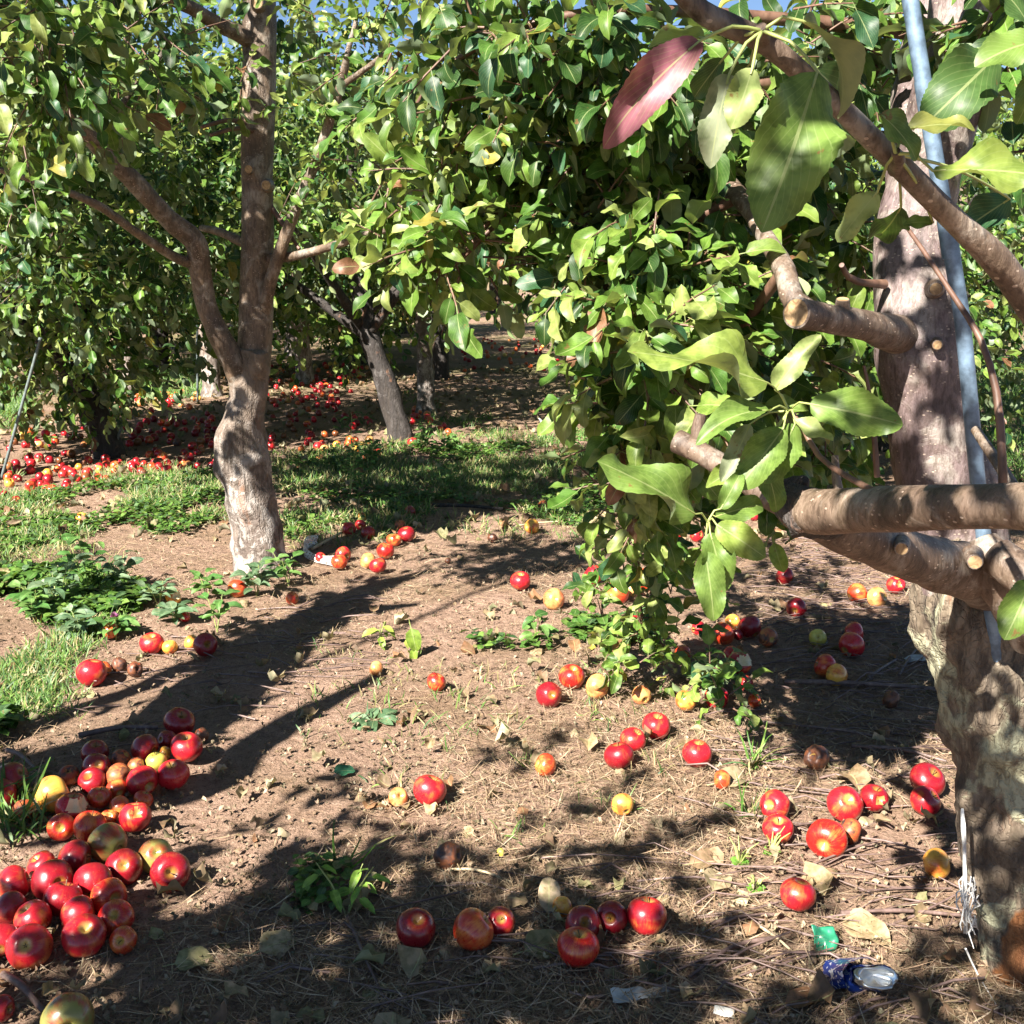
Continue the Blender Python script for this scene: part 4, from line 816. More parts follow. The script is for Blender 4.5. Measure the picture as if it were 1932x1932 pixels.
# picture x, y, radius, colour, axis, label[, kind]
PILE = 'heaped windfall apples at the left'; LANE = 'windfall apples on the bare lane'; SHADE = 'windfall apples under the near tree on the right'; TRUNK = 'windfall apples round the forked tree'
AP = {PILE: [
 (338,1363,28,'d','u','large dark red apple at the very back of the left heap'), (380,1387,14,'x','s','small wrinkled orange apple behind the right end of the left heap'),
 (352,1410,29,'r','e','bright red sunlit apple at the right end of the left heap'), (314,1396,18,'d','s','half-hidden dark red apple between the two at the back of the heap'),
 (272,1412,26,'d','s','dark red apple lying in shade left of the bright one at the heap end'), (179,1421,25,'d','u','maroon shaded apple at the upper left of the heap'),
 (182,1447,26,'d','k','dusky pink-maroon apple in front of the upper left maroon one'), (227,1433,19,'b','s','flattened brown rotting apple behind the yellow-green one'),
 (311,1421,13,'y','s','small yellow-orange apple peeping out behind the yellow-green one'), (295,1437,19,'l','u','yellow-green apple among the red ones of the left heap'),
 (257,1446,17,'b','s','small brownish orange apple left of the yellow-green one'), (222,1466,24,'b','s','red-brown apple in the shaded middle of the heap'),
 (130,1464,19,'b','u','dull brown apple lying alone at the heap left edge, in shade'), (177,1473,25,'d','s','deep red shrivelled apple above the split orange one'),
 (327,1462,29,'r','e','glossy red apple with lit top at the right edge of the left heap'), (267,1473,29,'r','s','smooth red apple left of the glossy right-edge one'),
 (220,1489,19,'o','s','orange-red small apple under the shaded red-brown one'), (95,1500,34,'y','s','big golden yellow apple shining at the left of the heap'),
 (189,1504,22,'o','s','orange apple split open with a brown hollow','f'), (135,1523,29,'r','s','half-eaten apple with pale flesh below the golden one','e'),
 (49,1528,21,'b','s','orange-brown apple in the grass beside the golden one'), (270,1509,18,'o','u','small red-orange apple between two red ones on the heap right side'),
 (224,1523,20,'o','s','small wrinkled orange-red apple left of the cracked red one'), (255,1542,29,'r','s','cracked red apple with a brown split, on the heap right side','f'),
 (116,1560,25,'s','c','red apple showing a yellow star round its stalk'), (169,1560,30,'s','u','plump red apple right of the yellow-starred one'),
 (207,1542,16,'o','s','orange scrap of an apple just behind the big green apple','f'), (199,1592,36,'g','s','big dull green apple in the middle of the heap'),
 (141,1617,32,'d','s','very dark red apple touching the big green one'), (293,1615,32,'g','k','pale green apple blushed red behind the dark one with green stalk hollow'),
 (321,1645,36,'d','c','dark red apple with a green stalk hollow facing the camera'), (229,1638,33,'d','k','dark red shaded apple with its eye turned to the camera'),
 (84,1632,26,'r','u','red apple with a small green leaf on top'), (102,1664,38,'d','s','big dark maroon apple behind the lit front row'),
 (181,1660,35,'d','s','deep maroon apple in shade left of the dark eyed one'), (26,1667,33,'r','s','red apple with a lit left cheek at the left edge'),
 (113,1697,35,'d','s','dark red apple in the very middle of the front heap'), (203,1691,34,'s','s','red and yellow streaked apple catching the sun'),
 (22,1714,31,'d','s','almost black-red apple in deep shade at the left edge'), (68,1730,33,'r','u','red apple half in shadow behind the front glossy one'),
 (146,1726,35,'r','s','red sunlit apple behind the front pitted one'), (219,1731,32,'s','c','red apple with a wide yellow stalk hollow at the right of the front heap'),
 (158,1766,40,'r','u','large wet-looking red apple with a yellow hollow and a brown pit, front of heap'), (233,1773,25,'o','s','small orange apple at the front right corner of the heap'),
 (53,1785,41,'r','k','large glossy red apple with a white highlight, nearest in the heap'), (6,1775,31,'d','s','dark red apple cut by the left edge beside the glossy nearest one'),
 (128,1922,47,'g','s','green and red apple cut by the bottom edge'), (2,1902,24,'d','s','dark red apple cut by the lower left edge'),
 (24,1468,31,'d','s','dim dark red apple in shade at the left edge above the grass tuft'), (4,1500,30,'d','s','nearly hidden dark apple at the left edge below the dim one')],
TRUNK: [
 (173,1269,27,'r','u','glossy red apple in the weeds at the left, beside a flat brown one'), (198,1262,14,'o','s','small orange apple tucked behind the glossy red one in the weeds'), (208,1190,16,'o','u','orange-red apple alone beside the broad-leaved weeds'), (287,1214,22,'r','e','bright red apple with a small yellow apple at its right'),
 (320,1221,14,'y','u','small yellow apple touching the bright red one at the left'), (362,1212,14,'y','s','small orange apple tucked behind a dark red one'), (387,1216,22,'d','c','dark red apple with its stalk hollow to the camera, on the shadow edge'),
 (447,1111,18,'o','s','orange-red apple right at the front of the forked trunk'), (551,1129,13,'o','s','dull orange apple half in weeds right of the forked trunk'), (222,1256,15,'x','s','flat brown rotten apple behind the glossy red one in the weeds'), (254,1262,15,'x','s','torn rotten apple, brown and red, in the leaf litter'),
 (327,1126,15,'y','s','eaten yellow apple core in the weeds','e'), (348,1163,11,'r','s','small red apple piece under a weed leaf'), (154,977,10,'y','u','orange apple alone in the shaded grass at the left'), (605,1052,10,'r','s','small red apple just inside the white mesh guard'), (647,1046,15,'r','s','pink-red apple behind another, right of the mesh guard'), (640,1060,15,'s','u','pinkish striped apple nearest the white mesh guard'),
 (695,1058,15,'p','s','pale peach apple next to a deep red one'), (713,1067,16,'r','u','deep red apple in front of the pale peach one'), (658,998,13,'r','s','red apple touched by the tip of a pale stick'), (695,1005,13,'d','s','dark red apple by the grass edge right of the pale stick'), (680,990,10,'r','s','small red apple behind, between the two by the pale stick'),
 (727,1039,16,'s','u','shiny orange-red apple above the peach one'), (743,1019,14,'o','s','orange apple with an open hollow under the dark red one','f'), (767,1008,16,'d','u','dark red apple at the grass edge, rightmost of that bunch'), (773,965,11,'d','s','small dark red apple in the grass above the bunch'), (755,991,10,'b','s','brownish apple in the shade behind the grass-edge bunch'), (682,975,9,'y','s','small yellow apple in the grass behind the bunch')],
LANE: [
 (1003,993,14,'y','s','yellow apple at the edge of the grass in the lane, crossed by a stick'), (1025,955,11,'b','s','dull red-brown apple in the grass beyond the yellow one'), (929,1015,9,'x','s','small rotten red apple in the litter left of the yellow one'),
 (982,1096,19,'r','e','red apple standing alone in the sunny middle of the lane'), (1045,1130,20,'p','k','pale yellow apple with red rim, stalk end forward, in the sunny lane'), (1120,1085,19,'r','s','red apple partly behind leaves at the curtain foot'), (1223,1093,22,'o','s','orange apple behind the hanging shoot'), (1164,1118,22,'o','s','orange-red apple in the leaves left of the hanging shoot'), (1188,1110,17,'p','s','peach apple between two orange ones behind the hanging shoot'), (1199,1183,21,'r','s','red apple beside the tip of the hanging shoot'),
 (1079,1277,24,'s','e','orange-red apple with a brown leaf standing on it'), (1036,1311,24,'d','k','deep crimson apple with its eye facing forward'), (1127,1295,23,'p','s','peach-coloured apple between straw, right of the leaf-topped one'), (1210,1311,18,'p','s','small tan-peach apple with a leaf scrap before it'), (823,1287,18,'s','u','red and yellow apple with a dry leaf at its left'), (710,1261,14,'p','s','small peach-red apple behind dry weeds in the lane'), (845,1058,6,'x','s','tiny rotten apple lump in the lane sun'),
 (1168,1426,28,'d','u','darker red apple in front of the pair by the tree shadow'), (1194,1396,24,'r','u','bright red apple between the two others in the row of three'), (1238,1370,26,'r','e','red apple at the far end of the row of three, with pale stalk hollow'), (1030,1443,21,'o','s','dull peach-red apple alone in the lane'), (810,1491,31,'r','u','big bright red apple in the middle of the lane'), (751,1504,18,'p','s','small peach and yellow apple left of the big bright red one'), (1175,1518,21,'y','s','tan-yellow apple alone in the dappled shade'), (844,1614,26,'x','s','dark rotten apple with wrinkled brown top'), (945,1608,8,'l','s','tiny lime green unripe apple right of the rotten one'),
 (784,1752,37,'d','u','plain dark red apple, leftmost of the front row'), (892,1755,39,'o','s','red apple with an orange shoulder, second in the front row'), (944,1739,27,'r','c','smaller red apple behind the orange-shouldered one'), (1091,1787,39,'s','u','dark red apple with a yellow lower cheek, nearest in the front row'), (1110,1741,33,'d','c','dark red apple behind the yellow-cheeked one'), (1149,1733,30,'d','c','dark red apple with stalk hollow, between two others at the front row back'), (1216,1728,37,'r','u','large red apple at the right end of the front row'), (1060,1712,20,'y','s','half yellow apple under a leaf behind the front row')],
SHADE: [
 (1315,1422,27,'r','e','pinkish red apple with white stalk hollow in the sun right of the row of three'), (1363,1471,18,'o','s','small orange-red apple beside the green grass tuft'), (1542,1429,24,'x','s','wrinkled orange apple with a torn side'), (1463,1519,28,'r','s','red apple behind its twin by the grass tuft'), (1468,1564,28,'r','u','red apple in front of its twin, crossed by a straw'), (1595,1516,33,'r','k','large shiny red apple at the edge of the trunk shadow'), (1561,1581,37,'s','s','large red apple with orange streaks, biggest on the right'), (1603,1567,24,'b','s','orange-red apple with a black rotten top'), (1649,1506,26,'d','s','dark red apple with a brown hole beside a dry leaf','f'), (1749,1472,33,'d','u','dark red apple with green star top in the trunk shadow'), (1745,1511,28,'r','s','red apple in front of the green-topped one, half lit'), (1767,1629,27,'y','s','orange apple with a yellow lit face near the trunk foot'), (1505,1688,33,'r','u','bright red apple behind a crumpled tan leaf'),
 (1481,1087,17,'d','s','dull purple-red apple in the deep shade under the knob of the limb'), (1617,1120,19,'o','s','shaded orange-red apple, left of the pair under the low limb'), (1655,1127,19,'p','s','shaded red and yellow apple, right of the pair under the low limb'), (1690,1104,17,'r','s','broken red apple beside the old trunk','f'), (1503,1146,19,'d','s','dented dark red apple among dead twigs'), (1413,1183,22,'d','s','round dark red apple in shade right of the big hanging leaf'), (1450,1203,18,'b','s','brown-orange apple right of the round dark one'), (1363,1196,22,'o','s','orange-red apple half lit below the big hanging leaf'), (1382,1173,14,'y','s','small orange apple behind the half-lit one'), (1318,1186,14,'r','s','small red apple left of the half-lit one, by the leaves'), (1393,1197,11,'d','s','tiny dark apple squeezed between two larger ones'), (1543,1203,16,'l','k','small yellow-green apple in the twig litter'), (1611,1194,20,'r','s','red apple behind a larger red one, dappled by sun'), (1606,1217,24,'r','s','larger red apple dappled by sun in the twig litter'), (1560,1258,22,'s','s','red and yellow apple behind the tawny one'), (1577,1272,21,'y','s','tawny orange apple leaning on the red and yellow one'), (1380,1236,17,'r','s','red apple behind the white-cored one'), (1396,1251,23,'r','e','bright red apple with a white core beside broad leaves','e'), (1288,1232,15,'o','s','orange apple at the right edge of the hanging leaves'), (1293,1322,19,'y','s','pale yellow apple left of the low leafy sprig'), (1352,1316,22,'r','s','red apple under the low leafy sprig'), (1424,1322,13,'o','s','orange apple peeping out right of the low leafy sprig'), (1406,1289,15,'r','s','red apple behind the low leafy sprig'), (1681,1319,18,'x','s','rotten orange-brown apple by the long stick'), (1314,1010,13,'r','s','red apple in the shade behind the leaf curtain')]}
rows = []
for grp, L in AP.items():
    for q in L:
        x, y, rp, mk, ax, lab = q[:6]; kind = q[6] if len(q) > 6 else ('x' if mk == 'x' else 'n'); r = .03
        for _ in range(3):
            p = on_ground(x, y, r * .94); dep = p[1] * CP + (CAM_H - p[2]) * SP; r = rp * dep / F
        rows.append([np.array(p), r, mk, ax, lab, grp, kind])
for _ in range(60):                                  # nudge touching apples apart on the ground
    for i in range(len(rows)):
        for j in range(i):
            d = rows[i][0] - rows[j][0]; L = np.linalg.norm(d); m_ = (rows[i][1] + rows[j][1]) * .985
            if L < m_:
                d[2] = 0; u = d / (np.linalg.norm(d) + 1e-6) * (m_ - L) * .5; rows[i][0] = rows[i][0] + u; rows[j][0] = rows[j][0] - u
TAKEN = [(a[0][0], a[0][1], a[1]) for a in rows]
for p, r, mk, ax, lab, grp, kind in rows:
    p[2] = float(gh(p[0], p[1])) + r * (.9 if kind == 'x' else .93); put_apple(p, r, mk, ax, lab, grp, kind)
def scatter_apples(poly, n, lab, grp, keys, stuff=None, rr=(.022, .034)):
    pts = poly_sample(poly, n * 3); k = 0
    for s in pts:
        if k >= n: break
        r = rng.uniform(*rr)
        if any((s[0] - a) ** 2 + (s[1] - b) ** 2 < (c + r) ** 2 for a, b, c in TAKEN): continue
        TAKEN.append((s[0], s[1], r)); k += 1; p = np.array([s[0], s[1], s[2] + r * .68]); mk = random.choice(keys)
        if stuff is None:
            kn = {'d': 'dark red', 'r': 'red', 's': 'red and yellow', 'o': 'orange', 'p': 'pale peach', 'y': 'yellow', 'x': 'rotten brown', 'l': 'yellow-green', 'b': 'brown', 'g': 'green'}[mk]
            put_apple(p, r, mk, 's', 'small ' + kn + ' windfall apple ' + lab, kn + ' apples ' + grp, 'x' if mk == 'x' else 'n', False)
        else: stuff.append((p, r, mk))
scatter_apples([(0, 905), (150, 865), (400, 835), (410, 890), (220, 905), (120, 950), (0, 950)], 62, 'in the crowded drift left of the knobbly trunk', 'in the drift left of the trunk', 'dddrrrrrroosxdy')
scatter_apples([(250, 800), (400, 780), (410, 830), (230, 850)], 26, 'in the shaded ground below the white-trunked tree', 'below the white-trunked tree', 'ddrrox')
scatter_apples([(500, 700), (640, 705), (650, 770), (510, 850)], 30, 'behind the knobbly forked trunk', 'behind the forked trunk', 'ddrroop')
scatter_apples([(600, 835), (720, 830), (720, 875), (600, 880)], 16, 'in the sunny spot before the dark leaning trunk', 'before the dark leaning trunk', 'rrooyp')
scatter_apples([(772, 775), (850, 770), (850, 835), (775, 845)], 12, 'round the foot of the whitish trunk', 'round the whitish trunk', 'rrroosp')
ST = []
scatter_apples([(500, 690), (700, 690), (690, 720), (500, 740)], 50, '', '', 'rroopy', ST)
scatter_apples([(860, 640), (1050, 640), (1060, 705), (860, 705)], 70, '', '', 'rroopyd', ST)
scatter_apples([(0, 820), (120, 815), (240, 750), (400, 740), (330, 800), (0, 860)], 60, '', '', 'rroypd', ST)
scatter_apples([(0, 835), (200, 815), (400, 800), (410, 890), (200, 905), (0, 935)], 45, '', '', 'ddddrrxb', ST)
scatter_apples([(500, 720), (650, 720), (700, 800), (640, 850), (510, 860)], 60, '', '', 'ddrrrox', ST)
scatter_apples([(1240, 900), (1500, 900), (1500, 1040), (1240, 1040)], 16, '', '', 'rod', ST)
def far_apples():
    V, F_, FM, n = [], [], [], 0; keys = list(A)
    for p, r, mk in ST:
        me = apple_data(mk, 0, 'n'); co = np.empty(len(me.vertices) * 3); me.vertices.foreach_get('co', co); co = co.reshape(-1, 3)
        q = Euler((random.uniform(0, 6), random.uniform(0, 6), 0)).to_matrix(); V.append(co @ np.array(q) * r + p)
        F_ += [tuple(i + n for i in f.vertices) for f in me.polygons]; FM += [keys.index(mk)] * len(me.polygons); n += len(co)
    mb = MB(); mb.v = [np.concatenate(V)]; mb.f = F_; mb.m = FM
    tag(mb.build('far_apples', list(FARM.values())), 'tiny red and yellow windfall apples strewn far off between the rows', 'apples', kind='stuff')
FARM = {k: plain('far_' + v.name, {'d': (.22, .008, .014), 'r': (.42, .015, .02), 's': (.45, .04, .02), 'o': (.5, .10, .025), 'p': (.55, .24, .08), 'y': (.6, .38, .08), 'g': (.22, .22, .05), 'l': (.46, .44, .08), 'x': (.16, .055, .02), 'b': (.26, .1, .035)}[k], .3, var=.35, scale=25) for k, v in A.items()}
far_apples()

# ================================================================== GRASS, WEEDS, LITTER
GC = np.array([(.065, .15, .025), (.10, .20, .035), (.15, .25, .05), (.06, .12, .045), (.27, .25, .10), (.36, .29, .15)])
def grass_cols(k, dry=.08): return GC[rng.choice(6, k, p=[.3 * (1 - dry), .3 * (1 - dry), .2 * (1 - dry), .2 * (1 - dry), dry / 2, dry / 2])] * rng.uniform(.75, 1.25, (k, 1))
def grass(lb, poly, tufts, blades, ln, thr=-.1, dry=.08):
    t = poly_sample(poly, tufts * 2); v = vnoise(np.column_stack([t[:, :2] * 2.2, 0 * t[:, 0]]), 6) + .5 * vnoise(np.column_stack([t[:, :2] * 6, 0 * t[:, 0]]), 7)
    t = t[v > thr][:tufts]; k = len(t)
    for b in range(blades):
        o = t + np.column_stack([rng.normal(0, .022, (k, 2)), np.zeros(k)]); d = np.column_stack([rng.normal(0, .55, (k, 2)), np.ones(k)])
        lb.add(o - [0, 0, .004], d, rand_dir(k) * .4 + np.array([0, -.4, .6]), ln * rng.uniform(.4, 1.25, k), grass_cols(k, dry), rng.uniform(.8, 1.6, k))
STRIP = [(520, 880), (640, 850), (800, 845), (1010, 840), (1150, 850), (1180, 950), (1090, 1000), (960, 965), (830, 950), (770, 1000), (640, 990), (540, 1020)]
LSTRIP = [(-200, 950), (60, 935), (200, 915), (420, 900), (435, 960), (400, 985), (330, 1020), (150, 1010), (30, 1050), (-200, 1080)]
WEEDS = [(-150, 1100), (60, 1090), (200, 1085), (290, 1130), (200, 1200), (110, 1260), (90, 1330), (60, 1400), (-100, 1420)]
def all_grass():
    lb = LB()
    grass(lb, STRIP, 2000, 8, .07, -.02, .35); grass(lb, LSTRIP, 1900, 8, .065, -.05, .3); grass(lb, WEEDS, 1100, 7, .055, .0, .25)
    grass(lb, [(430, 830), (1180, 800), (1230, 1010), (1020, 1030), (820, 1000), (560, 1050), (440, 1000)], 1000, 7, .06, .15, .5); grass(lb, [(-200, 900), (420, 870), (440, 1040), (200, 1060), (-200, 1110)], 900, 7, .06, .15, .5); grass(lb, [(-200, 1250), (170, 1250), (130, 1370), (80, 1440), (-200, 1450)], 280, 7, .05, -.1, .15)
    grass(lb, [(-260, 745), (60, 735), (60, 800), (-100, 830), (-260, 840)], 2600, 6, .10, -.6); grass(lb, [(250, 690), (400, 680), (400, 748), (260, 760)], 1600, 6, .10, -.6)
    grass(lb, [(1000, 830), (1160, 780), (1400, 760), (1400, 900), (1180, 930)], 900, 8, .07, -.2)
    grass(lb, [(1560, 660), (1720, 660), (1740, 760), (1560, 800)], 2200, 6, .10, -.7); grass(lb, [(1840, 690), (2250, 690), (2250, 900), (1840, 920)], 4200, 7, .09, -.7)
    grass(lb, [(640, 760), (760, 740), (1000, 790), (1050, 830), (800, 840), (640, 840)], 500, 6, .07, .2)
    grass(lb, [(560, 1220), (1250, 1180), (1350, 1500), (900, 1600), (560, 1400)], 130, 5, .05, .1, .5); grass(lb, [(-50, 1500), (60, 1490), (70, 1600), (-50, 1610)], 16, 7, .12, -1)
    tag(lb.build('grass', M['grass'], T_GRASS), 'short green grass growing in strips between the tree rows', 'grass', kind='stuff')
    lb = LB()                                        # small round-leaved ground cover
    for poly, n, z, thr in ((STRIP, 2300, .026, .1), (LSTRIP, 1700, .026, .1), (WEEDS, 2000, .034, -.1), ([(850, 1190), (1250, 1180), (1250, 1230), (900, 1230)], 190, .03, -.2), ([(560, 1640), (660, 1640), (640, 1720), (560, 1720)], 60, .020, -2), ([(1100, 780), (1260, 800), (1260, 960), (1130, 980)], 800, .035, -.4)):
        t = poly_sample(poly, n * 2); v = vnoise(np.column_stack([t[:, :2] * 3.2, 0 * t[:, 0]]), 16); t = t[v > thr][:n]; k = len(t)
        for q in range(3):
            d = np.column_stack([rng.normal(0, 1, (k, 2)), rng.uniform(.0, .5, k)]); lb.add(t + np.column_stack([rng.normal(0, .008, (k, 2)), rng.uniform(.008, .045, k)]), d, np.array([0, 0, 1.]) + rand_dir(k) * .35, z * rng.uniform(.6, 1.5, k), grass_cols(k, .03) * .95)
    tag(lb.build('ground_cover', M['grass'], T_CLOV), 'low clover-like ground cover mixed into the grass', 'ground cover', kind='stuff')
all_grass()
def plant(name, px, py, label, stems, leaf, size, cols, cat='weed', height=.2, spread=.5, per=6, wd=1.0, tmpl=None, up=.5, group=None):
    p = on_ground(px, py); root = tag(empty(name, tuple(p)), label, cat, group); lb = LB(); mb = MB()
    for s in range(stems):
        a = rng.uniform(0, 6.28); e = np.array([math.cos(a) * spread * rng.uniform(.3, 1) * height, math.sin(a) * spread * rng.uniform(.3, 1) * height, height * rng.uniform(.6, 1.1)])
        if height > .03: tube(mb, [(0, 0, -.005, .0022), (*(e * .5 + [0, 0, .01]), .0018), (*e, .0009)], .03, 6)
        for k in range(per):
            t = .3 + .7 * (k + .5) / per if height > .05 else .1; b = k * 2.4 + a; d = np.array([math.cos(b), math.sin(b), up * rng.uniform(.3, 1.3)])
            lb.add(e * t + unit(d) * size * .15, d, np.array([0, -.3, 1.]) + rand_dir(1)[0] * .25, size * rng.uniform(.65, 1.15), np.array(random.choice(cols)) * rng.uniform(.8, 1.2), wd)
    o = lb.build(leaf, M['weed'], tmpl or T_WEED, root); 
    if mb.n: mb.build('stem', M['green_stem'], root)
    return root
WG = [(.06, .16, .035), (.09, .20, .045), (.13, .24, .06)]; WB = [(.08, .15, .075), (.12, .20, .11), (.18, .26, .15)]; WY = [(.20, .30, .04), (.28, .33, .06)]
for i, (x, y, h_, n, lab) in enumerate([(110, 1150, .22, 5, 'tall blue-green broad-leaved weed in the left patch, its top drooping'), (170, 1120, .26, 5, 'tallest broad-leaved weed of the left patch, behind the drooping one'), (230, 1115, .2, 4, 'broad-leaved weed at the back right of the left patch'), (70, 1170, .14, 5, 'low bright green weed at the left side of the patch'), (150, 1205, .10, 7, 'spreading weed with long leaves at the front of the left patch'), (215, 1200, .07, 5, 'small leafy weed beside the lone orange-red apple'),
                                        (300, 1145, .1, 4, 'leafy weed beside the eaten yellow core'), (390, 1130, .1, 4, 'weed left of the apple at the forked trunk foot'), (485, 1125, .15, 5, 'grey-green weed right of the apple at the forked trunk foot'), (545, 1105, .15, 4, 'wilting weed with hanging leaves right of the forked trunk'), (330, 1175, .06, 4, 'small fresh green weed below the eaten yellow core'), (410, 1190, .14, 3, 'drooping grey-leaved weed at the edge of the big shadow')]):
    plant('broadleaf_weed', x, y, lab, max(2, n - 1), 'foliage', .068, WB if i % 2 == 0 else WG, height=h_ * .9, wd=1.2, per=6)
plant('weed_stalk', 660, 940, 'tall thin-leaved weed stalk standing in the grass strip', 3, 'foliage', .06, WG, height=.42, spread=.2, per=16, wd=.7)
plant('weed_stalk', 840, 930, 'bushy dark weed in the middle of the grass strip', 6, 'foliage', .05, WG, height=.16, per=8)
for x, y, lab in [(700, 880, 'leafy weed in front of the dark leaning trunk, left'), (800, 850, 'leafy weed at the foot of the dark leaning trunk, right'), (860, 860, 'leafy weed right of the dark leaning trunk at the edge of the grass'), (1080, 850, 'bushy weed at the left of the curtain foot'), (1130, 830, 'bushy weed half behind the leaf curtain')]:
    plant('leafy_weed', x, y, lab, 6, 'foliage', .06, WG, height=.16, per=8)
plant('rosette_weed', 706, 1360, 'flat rosette weed with grey-green tongue-shaped leaves on bare soil', 1, 'foliage', .085, WB, height=.01, per=9, wd=.9, up=.25)
plant('seedling', 716, 1215, 'yellow-green seedling with pointed leaves in the shadow line', 2, 'foliage', .055, WY, height=.11, spread=.3, per=4, wd=1.1, up=-.1, cat='seedling')
plant('seedling', 785, 1235, 'seedling with one big pale green drooping leaf', 2, 'foliage', .075, WY, height=.11, spread=.25, per=2, wd=1.4, up=-1.6, cat='seedling')
plant('seedling', 1012, 1215, 'upright green seedling before the low ground cover in the lane', 2, 'foliage', .065, WG, height=.13, spread=.2, per=5, wd=1.1, up=.2, cat='seedling')
plant('vine_sprig', 655, 1725, 'bright green sprig with narrow hanging leaves near the lower middle', 3, 'foliage', .05, [(.16, .30, .035), (.20, .34, .05)], height=.12, spread=.7, per=5, wd=.85, up=-.2, cat='sprig')
plant('leafy_sprig', 1345, 1300, 'low leafy apple sprig lying over red apples at the right of the lane', 7, 'foliage', .07, [(.10, .20, .05), (.24, .30, .16), (.13, .22, .08)], height=.13, spread=.9, per=4, wd=1.6, up=.1, cat='sprig')
for x, y, lab in [(1395, 1630, 'feathery bright green fern-leaved weed beside the shadow, left of two'), (1455, 1610, 'feathery bright green fern-leaved weed, right of two'), (1425, 1680, 'tiny feathery weed below the two larger ones')]:
    plant('feathery_weed', x, y, lab, 9, 'foliage', .016, [(.12, .28, .03), (.16, .34, .05)], height=.05 if y < 1650 else .035, spread=.9, per=12, wd=1.1, tmpl=T_CLOV)
for x, y, n, ln, lab in [(1420, 1450, 26, .16, 'long-bladed green grass tuft in the sun right of the lane'), (1415, 1540, 22, .13, 'short spiky grass tuft left of the twin red apples'), (1000, 1440, 16, .08, 'small dark grass tuft left of the peach-red apple'), (15, 1560, 24, .2, 'long-bladed grass tuft at the left edge of the heap'), (640, 1640, 10, .14, 'thin grass wisp above the bright green sprig')]:
    p = on_ground(x, y); lb = LB(); k = n; d = np.column_stack([rng.normal(0, .7, (k, 2)), np.ones(k)])
    lb.add(np.column_stack([rng.normal(0, .012, (k, 2)), -.004 * np.ones(k)]), d, rand_dir(k) * .5 + np.array([0, -.3, .5]), ln * .8 * rng.uniform(.5, 1.2, k), grass_cols(k, .2) * 1.2, .7)
    o = lb.build('grass_tuft', M['grass'], T_GRASS); o.location = p; tag(o, lab, 'grass tuft')
# a pink clover flower in the weeds
def flower():
    p = on_ground(219, 1208); root = tag(empty('clover', tuple(p)), 'pink clover flower on a thin stem in the left weeds', 'flower'); mb = MB()
    tube(mb, [(0, 0, 0, .0012), (.004, 0, .05, .001), (.0, 0, .085, .001)], .02, 5); mb.build('stem', M['green_stem'], root); lb = LB(); d = rand_dir(60); d[:, 2] = np.abs(d[:, 2])
    lb.add(np.array([0, 0, .085]) + d * .002, d, rand_dir(60), .014, np.array([.42, .12, .34]), 1.); lb.build('flower_head', M['weed'], T_CLOV, root)
flower()

